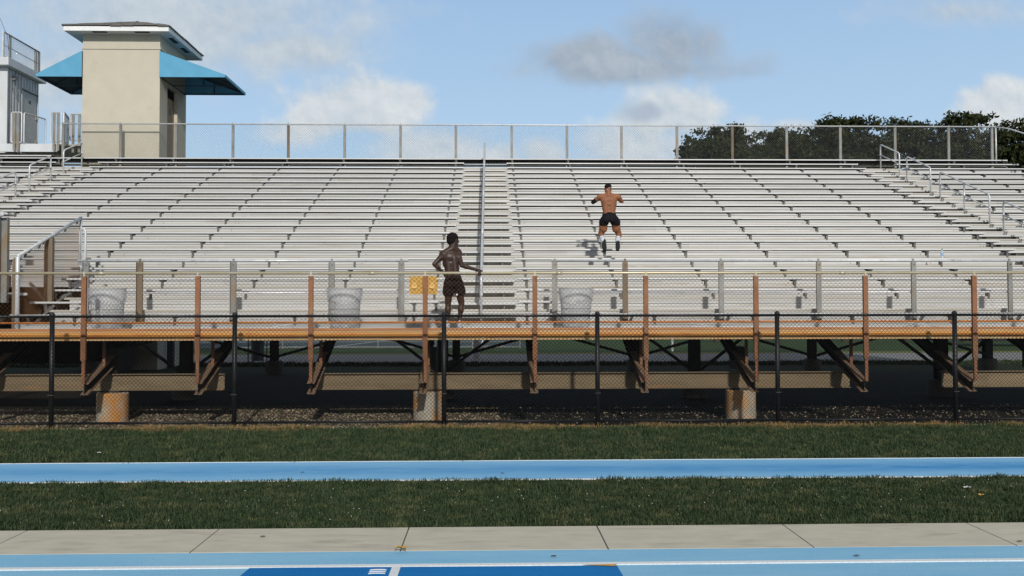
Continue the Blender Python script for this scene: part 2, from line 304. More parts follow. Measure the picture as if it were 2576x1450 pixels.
# ------------------------------------------------------------------ mesh tools
class MB:
    def __init__(s): s.v = []; s.f = []; s.m = []; s.cm = 0
    def add(s, vs, fs):
        o = len(s.v); s.v += [tuple(v) for v in vs]
        for f in fs: s.f.append([i+o for i in f]); s.m.append(s.cm)
    def box(s, x0, x1, y0, y1, z0, z1):
        s.add([(x0, y0, z0), (x1, y0, z0), (x1, y1, z0), (x0, y1, z0), (x0, y0, z1), (x1, y0, z1), (x1, y1, z1), (x0, y1, z1)],
              [(0, 3, 2, 1), (4, 5, 6, 7), (0, 1, 5, 4), (1, 2, 6, 5), (2, 3, 7, 6), (3, 0, 4, 7)])
        return s
    def bbox(s, x0, x1, y0, y1, z0, z1, b=.004):        # box with bevelled long edges (prism along the longest axis)
        dx, dy, dz = x1-x0, y1-y0, z1-z0
        if dx >= dy and dx >= dz:
            p = [(y0+b, z0), (y1-b, z0), (y1, z0+b), (y1, z1-b), (y1-b, z1), (y0+b, z1), (y0, z1-b), (y0, z0+b)]
            return s.prismx(p, x0, x1)
        if dz >= dy:
            p = [(x0+b, y0), (x1-b, y0), (x1, y0+b), (x1, y1-b), (x1-b, y1), (x0+b, y1), (x0, y1-b), (x0, y0+b)]
            n = 8; s.add([(a_, b_, z0) for a_, b_ in p]+[(a_, b_, z1) for a_, b_ in p], [tuple(range(n))[::-1], tuple(range(n, 2*n))]+[(i, (i+1) % n, n+(i+1) % n, n+i) for i in range(n)])
            return s
        p = [(x0+b, z0), (x1-b, z0), (x1, z0+b), (x1, z1-b), (x1-b, z1), (x0+b, z1), (x0, z1-b), (x0, z0+b)]
        n = 8; s.add([(a_, y0, b_) for a_, b_ in p]+[(a_, y1, b_) for a_, b_ in p], [tuple(range(n)), tuple(range(n, 2*n))[::-1]]+[(i, n+i, n+(i+1) % n, (i+1) % n) for i in range(n)])
        return s
    def prismx(s, prof, x0, x1, mi=None):                # profile of (y,z), counter-clockwise seen from +x
        n = len(prof); k0 = len(s.m)
        s.add([(x0, y, z) for y, z in prof]+[(x1, y, z) for y, z in prof],
              [tuple(range(n))[::-1], tuple(range(n, 2*n))]+[(i, (i+1) % n, n+(i+1) % n, n+i) for i in range(n)])
        for k in (mi or ()): s.m[k0+2+k] = 1
        return s
    def poly(s, pts, d):                                 # slab: polygon pts extruded by vector d
        n = len(pts); d = Vector(d); P = [Vector(p) for p in pts]
        s.add(P+[p+d for p in P], [tuple(range(n))[::-1], tuple(range(n, 2*n))]+[(i, (i+1) % n, n+(i+1) % n, n+i) for i in range(n)])
        return s
    def bar(s, p0, p1, w, h, up=(0, 0, 1)):              # rectangular bar, w across, h along 'up'
        p0, p1 = Vector(p0), Vector(p1); d = (p1-p0).normalized(); u = Vector(up); x = d.cross(u)
        if x.length < 1e-4: x = d.cross(Vector((0, 1, 0)))
        x.normalize(); u = x.cross(d); x *= w/2; u *= h/2
        s.add([p0-x-u, p0+x-u, p0+x+u, p0-x+u, p1-x-u, p1+x-u, p1+x+u, p1-x+u],
              [(0, 1, 2, 3), (7, 6, 5, 4), (0, 4, 5, 1), (1, 5, 6, 2), (2, 6, 7, 3), (3, 7, 4, 0)])
        return s
    def tube(s, pts, r, n=8, cap=True):
        pts = [Vector(p) for p in pts]; R = r if isinstance(r, (list, tuple)) else [r]*len(pts)
        o = len(s.v); prev = None
        for i, p in enumerate(pts):
            d = (pts[min(i+1, len(pts)-1)]-pts[max(i-1, 0)]).normalized()
            if prev is None:
                x = d.cross(Vector((0, 0, 1)))
                if x.length < .05: x = d.cross(Vector((0, 1, 0)))
            else: x = prev-d*prev.dot(d)
            x.normalize(); y = d.cross(x); prev = x
            for k in range(n):
                t = 2*PI*k/n; s.v.append(tuple(p+(x*math.cos(t)+y*math.sin(t))*R[i]))
        for i in range(len(pts)-1):
            for k in range(n):
                a_, b_ = o+i*n+k, o+i*n+(k+1) % n
                s.f.append([a_, b_, b_+n, a_+n]); s.m.append(s.cm)
        if cap:
            s.f.append([o+k for k in range(n)][::-1]); s.m.append(s.cm)
            s.f.append([o+(len(pts)-1)*n+k for k in range(n)]); s.m.append(s.cm)
        return s
    def lathe(s, prof, c, n=24, cap=True):               # prof (r,z) bottom to top
        o = len(s.v)
        for r, z in prof:
            for k in range(n):
                t = 2*PI*k/n; s.v.append((c[0]+r*math.cos(t), c[1]+r*math.sin(t), c[2]+z))
        for i in range(len(prof)-1):
            for k in range(n):
                a_, b_ = o+i*n+k, o+i*n+(k+1) % n
                s.f.append([a_, b_, b_+n, a_+n]); s.m.append(s.cm)
        if cap:
            s.f.append([o+k for k in range(n)][::-1]); s.m.append(s.cm)
            s.f.append([o+(len(prof)-1)*n+k for k in range(n)]); s.m.append(s.cm)
        return s
    def cap(s, p0, p1, r0, r1, n=14):                    # rounded tapered capsule
        p0, p1 = Vector(p0), Vector(p1); d = p1-p0; L_ = max(d.length, 1e-5); d /= L_
        pts, R = [], []
        for t in (-1, -.92, -.7, -.38, 0): pts.append(p0+d*(t*r0)); R.append(max(r0*math.sqrt(max(0, 1-t*t)), r0*.05))
        for t in (.0, .38, .7, .92, 1): pts.append(p1+d*(t*r1)); R.append(max(r1*math.sqrt(max(0, 1-t*t)), r1*.05))
        if L_ < 1e-4: pts.pop(5); R.pop(5)
        return s.tube(pts, R, n)
    def ell(s, c, r, rot=None, n=16):                    # ellipsoid
        c = Vector(c); q = rot or Quaternion(); o = len(s.v); h = n//2
        for i in range(h+1):
            ph = -PI/2+PI*i/h
            for k in range(n):
                t = 2*PI*k/n; v = Vector((r[0]*math.cos(ph)*math.cos(t), r[1]*math.cos(ph)*math.sin(t), r[2]*math.sin(ph)))
                if i in (0, h): v = Vector((r[0]*.02*math.cos(t), r[1]*.02*math.sin(t), r[2]*(-1 if i == 0 else 1)))
                s.v.append(tuple(c+q @ v))
        for i in range(h):
            for k in range(n):
                a_, b_ = o+i*n+k, o+i*n+(k+1) % n
                s.f.append([a_, b_, b_+n, a_+n]); s.m.append(s.cm)
        s.f.append([o+k for k in range(n)][::-1]); s.m.append(s.cm); s.f.append([o+h*n+k for k in range(n)]); s.m.append(s.cm)
        return s
    def mesh(s, name, org=(0, 0, 0)):
        me = bpy.data.meshes.new(name)
        v = np.array(s.v, dtype=np.float64)-np.array(org)
        me.from_pydata(v.tolist(), [], s.f); return me
    def build(s, name, m_, parent=None, smooth=False, loc=None):
        org = Vector((0, 0, 0))
        if parent is not None:
            org = wloc(parent)
        elif loc is not None: org = Vector(loc)
        me = s.mesh(name, org)
        ms = m_ if isinstance(m_, (list, tuple)) else [m_]
        for x in ms: me.materials.append(x)
        if len(ms) > 1: me.polygons.foreach_set('material_index', s.m)
        if smooth: me.polygons.foreach_set('use_smooth', [True]*len(me.polygons))
        o = bpy.data.objects.new(name, me); col.objects.link(o)
        if parent is not None: o.parent = parent
        else: o.location = org
        return o
def wloc(o):
    v = Vector(o.location)
    while o.parent: o = o.parent; v += Vector(o.location)
    return v
def tag(o, label=None, cat=None, group=None, kind=None):
    if label: o['label'] = label
    if cat: o['category'] = cat
    if group: o['group'] = group
    if kind: o['kind'] = kind
    return o
def thing(name, label, cat, loc=(0, 0, 0), group=None):
    o = bpy.data.objects.new(name, None); o.empty_display_size = .2; col.objects.link(o); o.location = loc
    return tag(o, label, cat, group)
def arr(name, V, F, m_, parent=None):                    # big numpy meshes
    me = bpy.data.meshes.new(name); V = np.asarray(V, dtype=np.float32); F = np.asarray(F, dtype=np.int32)
    if parent is not None: V = V-np.array(wloc(parent), dtype=np.float32)
    k = F.shape[1]
    me.vertices.add(len(V)); me.vertices.foreach_set('co', V.ravel())
    me.loops.add(F.size); me.loops.foreach_set('vertex_index', F.ravel())
    me.polygons.add(len(F)); me.polygons.foreach_set('loop_start', np.arange(0, F.size, k, dtype=np.int32)); me.polygons.foreach_set('loop_total', np.full(len(F), k, dtype=np.int32))
    me.update(calc_edges=True); me.materials.append(m_)
    o = bpy.data.objects.new(name, me); col.objects.link(o)
    if parent is not None: o.parent = parent
    return o
def chain(name, m_, parent, P0, U, V, width, height, w=.075, r=.0022, top=None, bot=None, jit=.0):
    """woven chain-link: zigzag wires running upwards, each hooked to its neighbours"""
    P0, U, V = [np.array(x, dtype=float) for x in (P0, U, V)]; U /= np.linalg.norm(U); V /= np.linalg.norm(V); Nn = np.cross(U, V)
    p = w/2; nw = int(width/p); nk = int(height/p)+1
    Vs, Fs = [], []; base = 0
    ring = [(math.cos(t), math.sin(t)) for t in (PI/2, PI/2+2*PI/3, PI/2+4*PI/3)]
    for i in range(nw):
        k = np.arange(nk); u = i*p+np.where((k+i) % 2 == 0, 0, p); v = k*p
        # slight bulge where wires hook
        d = np.where((k+i) % 2 == 0, r*.8, -r*.8)
        keep = np.ones(nk, bool)
        if top is not None: keep &= v <= top(i*p)
        if bot is not None: keep &= v >= bot(i*p)
        C_ = P0+np.outer(u, U)+np.outer(v, V)+np.outer(d, Nn)
        if jit: C_ += np.outer(np.sin(u*2.1+v*1.7)*jit, Nn)
        for (a_, b_) in ring:
            pass
        rr = np.stack([C_+(U*a_+Nn*b_)*r*1.15 for a_, b_ in ring], axis=1).reshape(-1, 3)
        Vs.append(rr)
        kk = np.nonzero(keep[:-1] & keep[1:])[0]
        for q in range(3):
            q2 = (q+1) % 3
            Fs.append(np.stack([base+kk*3+q, base+kk*3+q2, base+(kk+1)*3+q2, base+(kk+1)*3+q], axis=1))
        base += nk*3
    return arr(name, np.concatenate(Vs), np.concatenate(Fs), m_, parent)

# ------------------------------------------------------------------ ground
def sheet(name, x0, x1, y0, y1, z, m_, kind='structure', nx=1):
    o = MB(); o.add([(x0, y0, z), (x1, y0, z), (x1, y1, z), (x0, y1, z)], [(0, 1, 2, 3)])
    return tag(o.build(name, m_), kind=kind)
GB = -.12
g = MB(); ysn = [(-60, -.02), (14.3, -.02), (14.9, -.015), (15.6, GB), (1500, GB)]
g.add([(x, y, z) for y, z in ysn for x in (-900, 900)], [(2*i, 2*i+1, 2*i+3, 2*i+2) for i in range(4)])
tag(g.build('ground', M['soil']), kind='structure')
sheet('lawn', -40, 40, 11.42, 14.5, 0.0, M['turf'])
sheet('lawn', -40, 40, 7.93, 10.1, 0.0, M['turf'])
sheet('far_lawn', -200, 200, 43.2, 1400, GB+.004, M['farturf'])
sheet('near_lawn', -200, 200, 29.5, 35.2, GB+.004, M['turf'])
sheet('verge', -200, 200, 42.2, 43.9, GB+.008, M['verge'])
sheet('road', -300, 300, 35.2, 42.2, GB+.010, M['asphalt'])
sheet('tennis_court', -23, 2.2, 49.5, 85, GB+.012, M['court'])
gbm = MB(); gx = [-40]+[.2+.5*math.sin(i*1.3) for i in range(4)]
gy = [(14.5, -.012), (14.92, -.012), (15.62, GB+.004), (19.5, GB+.004)]
gbm.add([(x_, y_, z_) for i, (y_, z_) in enumerate(gy) for x_ in (-40, gx[i+1])], [(2*i, 2*i+1, 2*i+3, 2*i+2) for i in range(3)])
tag(gbm.build('gravel_bed', M['gravelbed']), kind='structure')
# runway, its kerb lines, the path and the track
sheet('runway', -40, 40, 10.14, 11.42, .012, M['runway'])
ln = MB()
ln.box(-40, 40, 11.39, 11.425, .004, .016); ln.box(-40, 40, 10.125, 10.155, .004, .016)
tag(ln.build('runway_line', M['linew']), kind='structure')
cp = MB(); X0, XS = -2.4156, 1.69039
for k in range(-16, 18):
    cp.bbox(X0+k*XS+.006, X0+(k+1)*XS-.006, 7.16, 7.93, -.02, .0125, .003)
tag(cp.build('concrete_path', M['concrete']), kind='structure')
sheet('track', -40, 40, -9, 7.158, .010, M['track'])
zone = MB()
zl0, zl1 = gr(628, 1429, .014), gr(603, 1450, .014); zr0, zr1 = gr(1552, 1423, .014), gr(1568, 1450, .014)
d0 = (zl1-zl0)/(zl1.y-zl0.y); d1 = (zr1-zr0)/(zr1.y-zr0.y); yb = 5.6
zone.add([tuple(zl0+d0*(yb-zl0.y)), tuple(zr0+d1*(yb-zr0.y)), tuple(zr0), tuple(zl0)], [(0, 1, 2, 3)])
tag(zone.build('exchange_zone', M['trackdark']), kind='structure')
tl = MB()
for y in (6.715, 5.5, 4.28, 3.06, 1.84): tl.box(-40, 40, y, y+.055, .006, .019)
cx0, cx1 = gr(985, 1429, .018), gr(1007, 1429, .018)
tl.add([(cx0.x, 5.6, .0175), (cx1.x, 5.6, .0175), (cx1.x, 6.715, .0175), (cx0.x, 6.715, .0175)], [(0, 1, 2, 3)])
tag(tl.build('track_line', M['linew']), kind='structure')
och = MB(); oc = gr(1553, 1424.5, .022)
och.add([(oc.x-.27, 6.70, .021), (oc.x-.02, 6.655, .021), (oc.x+.01, 6.71, .021)], [(0, 1, 2)])
tag(och.build('track_marking', M['yellow']), kind='structure')
# lane numeral painted on the blue zone, read from the far side
nm = MB(); nc = gr(950, 1437, .018)
for k in range(3):
    pts = []
    for i in range(13):
        t = PI*i/12; pts.append((nc.x+.06*math.cos(t), nc.y+.03-.045*k+.012*math.sin(t), .0165))
    nm.tube(pts, .0045, 5)
tag(nm.build('track_marking', M['linew']), kind='structure')
# court lines
cl = MB()
for p0, p1 in (((-20, 52), (1, 52)), ((-20, 60), (1, 60)), ((-3.0, 49.8), (-3.0, 66)), ((-9, 52), (-7, 66)), ((-.5, 50.5), (-.5, 70))):
    cl.bar((p0[0], p0[1], GB+.018), (p1[0], p1[1], GB+.018), .1, .004)
tag(cl.build('court_line', M['linew']), kind='structure')

def blades(name, n, x0, x1, y0, y1, zf, hmin, hmax, w, m_, label, dens=None, lean=.5, edge=False):
    xs = rng.uniform(x0, x1, n*2); ys = rng.uniform(y0, y1, n*2)
    if edge:
        j0 = .018*np.sin(xs*3.1)+.014*np.sin(xs*8.7+1)+.01*np.sin(xs*23.); j1 = .018*np.sin(xs*2.7+2)+.014*np.sin(xs*9.9)+.01*np.sin(xs*21.)
        ys = y0+j0+(ys-y0)/(y1-y0)*(y1-y0+j1-j0)
    if dens is not None:
        k = rng.random(n*2) < dens(xs, ys); xs, ys = xs[k][:n], ys[k][:n]
    else: xs, ys = xs[:n], ys[:n]
    n = len(xs)
    tuft = .5+.5*np.sin(xs*2.3+1.3*np.sin(ys*3.1))*np.sin(ys*4.7+xs*.9); tuft2 = .5+.5*np.sin(xs*9.1+2*np.sin(ys*7.))*np.sin(ys*11.+xs*3)
    tuft3 = np.clip(np.sin(xs*5.3+ys*1.7+2*np.sin(xs*1.1))*np.sin(ys*6.1-xs*2.2+np.sin(xs*3.7)), 0, 1)**3
    h = (hmin+(hmax-hmin)*rng.random(n)**2.2)*(.42+.42*tuft+.32*tuft2+.5*tuft3)
    th = rng.uniform(0, 2*PI, n); lx, ly = np.cos(th)*h*lean*rng.random(n)*1.6, np.sin(th)*h*lean*rng.random(n)*1.6
    ph = rng.uniform(-.9, .9, n); wx, wy = np.cos(ph)*w*(.6+.8*rng.random(n))/2, np.sin(ph)*w/2
    z = zf(ys)
    V = np.zeros((n, 5, 3))
    V[:, 0] = np.stack([xs-wx, ys-wy, z], 1); V[:, 1] = np.stack([xs+wx, ys+wy, z], 1)
    V[:, 2] = np.stack([xs+wx*.8+lx*.35, ys+wy*.8+ly*.35, z+h*.6], 1); V[:, 3] = np.stack([xs-wx*.8+lx*.35, ys-wy*.8+ly*.35, z+h*.6], 1)
    V[:, 4] = np.stack([xs+lx, ys+ly, z+h*(1-.25*rng.random(n))], 1)
    b = np.arange(n)*5
    F = np.concatenate([np.stack([b, b+1, b+2], 1), np.stack([b, b+2, b+3], 1), np.stack([b+3, b+2, b+4], 1)])
    o = arr(name, V.reshape(-1, 3), F, m_)
    return tag(o, label, 'grass', kind='stuff')
blades('grass', 210000, -10, 10.4, 11.42, 14.62, lambda y: np.zeros_like(y), .03, .10, .009, M['grass'], 'dark green grass strip between the wire fence and the blue runway', edge=True)
blades('grass', 200000, -7.6, 8.2, 7.95, 10.13, lambda y: np.zeros_like(y), .02, .075, .007, M['grass'], 'dark green grass strip between the blue runway and the concrete path', edge=True)
blades('dry_grass', 26000, -10, 10.4, 14.3, 14.85, lambda y: np.full_like(y, -.005), .03, .11, .008, M['dry'], 'straw coloured dry grass fringe along the foot of the wire fence',
       dens=lambda x, y: np.clip(.15+.8*np.sin(x*.8+.6)*np.sin(x*2.1)+.5*(y > 14.45), 0, 1))
blades('weeds', 2600, -11, 12, 15.2, 19.5, lambda y: np.full_like(y, GB), .03, .10, .010, M['grass'], 'sparse weeds growing in the gravel beneath the grandstand',
       dens=lambda x, y: np.clip(np.sin(x*1.1+4)*np.sin(x*3+y*2), 0, 1))
blades('far_grass', 24000, -25, 28, 33.0, 35.3, lambda y: np.full_like(y, GB), .05, .16, .03, M['grass'], 'rough grass edge growing along the near side of the pale road')
def clover():
    n = 330; xs = rng.uniform(-7.4, 8, n); ys = rng.uniform(8.05, 10.05, n); k = rng.random(n) < .25+.75*(np.sin(xs*1.3+.5)*np.sin(ys*2.9+xs) > .1); xs, ys = xs[k], ys[k]; n = len(xs)
    s_ = rng.uniform(.003, .0065, n)[:, None, None]; base = np.array([(1, 0, 0), (0, 1, 0), (-1, 0, 0), (0, -1, 0), (0, 0, .8), (0, 0, -.8)], float)
    V = base[None]*s_+np.stack([xs, ys, rng.uniform(.035, .06, n)], 1)[:, None, :]
    f = np.array([(0, 1, 4), (1, 2, 4), (2, 3, 4), (3, 0, 4), (1, 0, 5), (2, 1, 5), (3, 2, 5), (0, 3, 5)]); F = (f[None]+(np.arange(n)*6)[:, None, None]).reshape(-1, 3)
    tag(arr('clover_flowers', V.reshape(-1, 3), F, M['paper']), 'tiny pale clover flowers scattered through the nearer grass strip', 'flowers', kind='stuff')
clover()
def gravel():
    n = 65000; xs = rng.uniform(-11.5, 12.5, n); ys = 14.55+rng.random(n)**1.25*4.6
    pr_ = np.where(xs < .2, 1., .18)*(.5+.5*(ys < 15.1))+.0
    k = rng.random(n) < pr_; xs, ys = xs[k], ys[k]; n = len(xs)
    z = np.where(ys < 14.9, -.015, np.maximum(GB, -.015-(ys-14.9)*.15))
    s_ = .005+.022*rng.random(n)**4+.008*rng.random(n)
    base = np.array([(1, 0, 0), (0, 1, 0), (-1, 0, 0), (0, -1, 0), (0, 0, .7), (0, 0, -.7)], float)
    V = base[None]*s_[:, None, None]*(.6+.8*rng.random((n, 6, 1)))
    th = rng.uniform(0, PI, n); c_, s2 = np.cos(th)[:, None], np.sin(th)[:, None]
    V = np.stack([V[..., 0]*c_-V[..., 1]*s2, V[..., 0]*s2+V[..., 1]*c_, V[..., 2]], -1)+np.stack([xs, ys, z+s_*.35], 1)[:, None, :]
    f = np.array([(0, 1, 4), (1, 2, 4), (2, 3, 4), (3, 0, 4), (1, 0, 5), (2, 1, 5), (3, 2, 5), (0, 3, 5)])
    F = (f[None]+(np.arange(n)*6)[:, None, None]).reshape(-1, 3)
    tag(arr('gravel', V.reshape(-1, 3), F, M['stone']), 'pale limestone gravel strewn on the soil at the foot of the fence', 'gravel', kind='stuff')
gravel()

# ------------------------------------------------------------------ grandstand
YB, TT, ZB, RR = 17.352, .6531, 1.905, .2618
def ys(n): return YB+TT*n
def zs(n): return ZB+RR*n
def zt(n): return zs(n)-.17
SUP = [.824+2*j for j in range(-11, 10)]
WALK = 1.615
AIS = [(-14.95, -13.5), (-.89, .61), (13.0, 14.4)]
stand = thing('grandstand', 'long silver aluminium grandstand with bench rows raised on steel rakers', 'grandstand', (0, 15.7, GB))
def seat_prof(y, z, d=.29):
    return [(y+.006, z-.042), (y+.022, z-.042), (y+.022, z-.012), (y+d-.015, z-.012), (y+d-.015, z-.042), (y+d, z-.042), (y+d, z), (y+d*.76, z), (y+d*.75, z-.006), (y+d*.74, z), (y+d*.51, z), (y+d*.5, z-.006), (y+d*.49, z), (y+d*.26, z), (y+d*.25, z-.006), (y+d*.24, z), (y+.014, z), (y+.004, z-.006), (y, z-.016), (y, z-.034)]
indiv = [0]; rest = MB()
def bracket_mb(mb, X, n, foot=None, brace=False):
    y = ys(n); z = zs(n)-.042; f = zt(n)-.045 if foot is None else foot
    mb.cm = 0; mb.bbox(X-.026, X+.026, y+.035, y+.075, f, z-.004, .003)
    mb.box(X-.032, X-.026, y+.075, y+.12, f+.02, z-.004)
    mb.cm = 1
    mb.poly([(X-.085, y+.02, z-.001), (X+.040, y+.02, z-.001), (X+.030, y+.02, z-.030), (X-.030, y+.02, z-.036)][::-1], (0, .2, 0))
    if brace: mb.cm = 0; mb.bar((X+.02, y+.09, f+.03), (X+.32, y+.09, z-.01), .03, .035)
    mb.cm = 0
def bench(n, x0, x1, sups=None, foot=None, label=None, ov=None):
    y, z = ys(n), zs(n)
    mb = MB()
    # planks are butted every few metres, with tiny steps at the joints
    xs = [x0]; x = x0
    while x1-xs[-1] > 7.4:
        nx_ = [s for s in SUP if s+.12 > xs[-1]+4.2+2*rnd.random()]
        if not nx_ or nx_[0]+.12 > x1-1: break
        xs.append(nx_[0]+.12)
    xs.append(x1)
    for i in range(len(xs)-1):
        dz = rnd.uniform(-.003, .003); dy = rnd.uniform(-.004, .004)
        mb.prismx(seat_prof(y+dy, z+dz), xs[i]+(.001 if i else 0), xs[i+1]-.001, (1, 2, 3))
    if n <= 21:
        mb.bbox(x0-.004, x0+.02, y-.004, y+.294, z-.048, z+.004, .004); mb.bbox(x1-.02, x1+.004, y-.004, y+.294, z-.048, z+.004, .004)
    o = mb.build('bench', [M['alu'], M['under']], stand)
    if label: o['label'] = label
    for X in (sups if sups is not None else [s for s in SUP if x0+.05 < s < x1-.05]):
        if indiv[0] < 100:
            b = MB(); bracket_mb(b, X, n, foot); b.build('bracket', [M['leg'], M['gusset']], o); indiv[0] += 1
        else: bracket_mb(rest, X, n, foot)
    return o
VX = -9.33          # benches stop here beside the stair opening
lowf = None
bench(0, VX-.05, -7.95, [-9.05, -8.15], lowf); bench(0, -6.45, -3.6, [-6.2, -3.85], lowf); bench(0, -1.67, AIS[1][0], [-1.5, -1.05], lowf)
bench(0, AIS[1][1], 1.38, [.75, 1.3], lowf); bench(0, 1.95, AIS[2][0], [3.3+2*k for k in range(5)], lowf)
bench(1, VX, -8.2, [-9.03, -8.3]); bench(1, -1.67, AIS[1][0], [-1.55, -1.1]); bench(1, AIS[1][1], 1.32, [.77, 1.2])
for n in range(2, 21):
    bench(n, VX if n < 4 else AIS[0][1], AIS[1][0]); bench(n, AIS[1][1], AIS[2][0])
    if n >= 12: bench(n, -20, AIS[0][0])
    if n >= 7: bench(n, AIS[2][1], 18.75)
bench(21, -15.1, 18.75); bench(21, -20, -15.12)
bench(21.55, -18.1, -15.6)
tag(rest.build('bracket', [M['leg'], M['gusset']], stand), kind='stuff')

def riser_prof(y, z0, z1):      # ribbed riser, front faces step in at each groove
    h = z1-z0; k = max(2, int(round(h/.052)))
    fr = []
    for i in range(k):
        a_ = z0+h*i/k; b_ = z0+h*(i+1)/k
        if i % 3 == 2: fr += [(y, a_+.004), (y-.005, a_+.012), (y-.005, b_-.016), (y, b_-.009), (y+.018, b_-.009), (y+.018, b_)]
        else: fr += [(y, a_), (y, b_-.008), (y+.018, b_-.008), (y+.018, b_)]
    fr[-1] = (y, z1); fr[-2] = (y, z1-.002)
    return [(y+.03, z0), (y+.03, z1)]+fr[::-1]
def tread(n, x0, x1):
    y = ys(n)+.04; y1 = ys(n+1)+.055; z = zt(n)
    P = [(y, z-.045), (y+.02, z-.045), (y+.02, z-.02), (y1, z-.02), (y1, z), (y+.01, z), (y+.002, z-.006), (y, z-.012)]
    t_ = MB().prismx(P, x0, x1, (3,)).build('tread', [M['nosing'], M['treadtop']], stand)
def riser(n, x0, x1, zlo=None):
    y = ys(n)+.060; z1 = zt(n)-.028; z0 = zt(n-1) if zlo is None else zlo
    mb = MB(); xa = x0; pr_ = riser_prof(y, z0, z1)
    while xa < x1-.01:
        xb = x1 if x1-xa < 9 else xa+rnd.choice((4., 6., 8.))-(.0 if xa > x0 else rnd.uniform(0, 2)); j = rnd.uniform(-.003, .003)
        mb.prismx([(a_+j, b_+j*.5) for a_, b_ in pr_], xa+.001, xb-.001); xa = xb
    return mb.build('riser', M['riser'], stand)
riser(0, VX+.1, 18.9, WALK); tread(0, VX+.1, 18.9)
for n in range(1, 21):
    x0 = -20.5 if n >= 4 else -8.75-.06*n
    if n == 1:
        tread(1, VX+.35, 18.9); riser(1, VX+.45, 18.9)
    else:
        tread(n, x0 if n >= 4 else VX+.35, 18.9); riser(n, x0, 18.9)
# rust-spot bolt heads beside the supports, on the risers
bt = MB()
for n in range(1, 20):
    for X in SUP:
        if n < 4 and X < -8.6: continue
        if rnd.random() < .25: continue
        for dx in ((.08, .16) if rnd.random() < .5 else (.08,)):
            for dz in (-.05, .045):
                if rnd.random() < .3: continue
                z = zt(n)+.13+dz; y = ys(n+1)+.056
                bt.box(X+dx-.007, X+dx+.007, y-.008, y+.006, z-.007, z+.007)
tag(bt.build('bolt', M['rustpost'], stand), kind='stuff')
# intermediate aisle steps: a plank on short legs in front of each riser
for ai, (x0, x1) in enumerate(AIS):
    for n in range(1, 21):
        if (ai == 0 and n < 9) or (ai == 2 and n < 6): continue
        yr_ = ys(n)+.03; z = zt(n-1)+.135; zb = zt(n-1)
        mb = MB(); mb.cm = 0
        dx = rnd.uniform(-.02, .02)
        mb.prismx([(yr_-.30, z-.042), (yr_-.01, z-.042), (yr_-.01, z), (yr_-.29, z), (yr_-.30, z-.01)], x0+.05+dx, x1-.06+dx)
        mb.cm = 1
        for X in (x0+.3, x1-.3): mb.bbox(X-.015, X+.015, yr_-.26, yr_-.04, zb, z-.042, .002)
        mb.build('step', [M['riser'], M['leg']], stand)
# row 21 foot plank behind and the walkway deck at the front
MB().box(-20.5, 18.9, ys(21)+.3, ys(21)+.6, zt(21)-.03, zt(21)).build('foot_plank', M['nosing'], stand)
MB().box(-20, 18.8, ys(21)+.235, ys(21)+.26, zs(21)-.15, zs(21)-.045).build('back_plank', M['column'], stand)
dk = MB()
for k in range(6): dk.bbox(-12.5, 18.9, 15.76+k*.276, 15.76+k*.276+.270, WALK-.045, WALK, .004)
dk.bbox(-12.5, VX+.08, 17.42, 18.0, WALK-.045, WALK, .004)
dk.build('walkway_deck', M['riser'], stand)
# rust stained edge of the walkway
def edge():
    e1 = MB(); e2 = MB(); e3 = MB(); e4 = MB()
    xs_ = [-12.5]+[s-.012 for s in SUP if -12 < s < 19]+[18.9]
    for i in range(len(xs_)-1):
        a_, b_ = xs_[i]+.001, xs_[i+1]-.001; j = rnd.uniform(-.002, .002)
        e1.prismx([(15.735+j, 1.652), (15.735+j, 1.617), (15.76, 1.614), (15.76, 1.655)][::-1], a_, b_)
        e2.prismx([(15.728+j, 1.610), (15.728+j, 1.574), (15.758, 1.570), (15.758, 1.611)][::-1], a_, b_)
        pr_ = []
        for z0_, z1_ in ((1.571, 1.526), (1.526, 1.483)):
            for q in range(7): t = PI*q/6; pr_.append((15.725+j-.012*math.sin(t), z0_+(z1_-z0_)*q/6))
        e3.prismx(([(15.758, 1.571)]+pr_+[(15.758, 1.483)])[::-1], a_, b_)
        e4.prismx([(15.726+j, 1.476), (15.722+j, 1.441), (15.758, 1.441), (15.758, 1.476)][::-1], a_, b_)
    e1.build('edge_trim', M['edgeA'], stand); e2.build('edge_trim', M['edgeB'], stand); e3.build('edge_trim', M['edgeC'], stand, ); e4.build('edge_trim', M['edgeB'], stand)
edge()
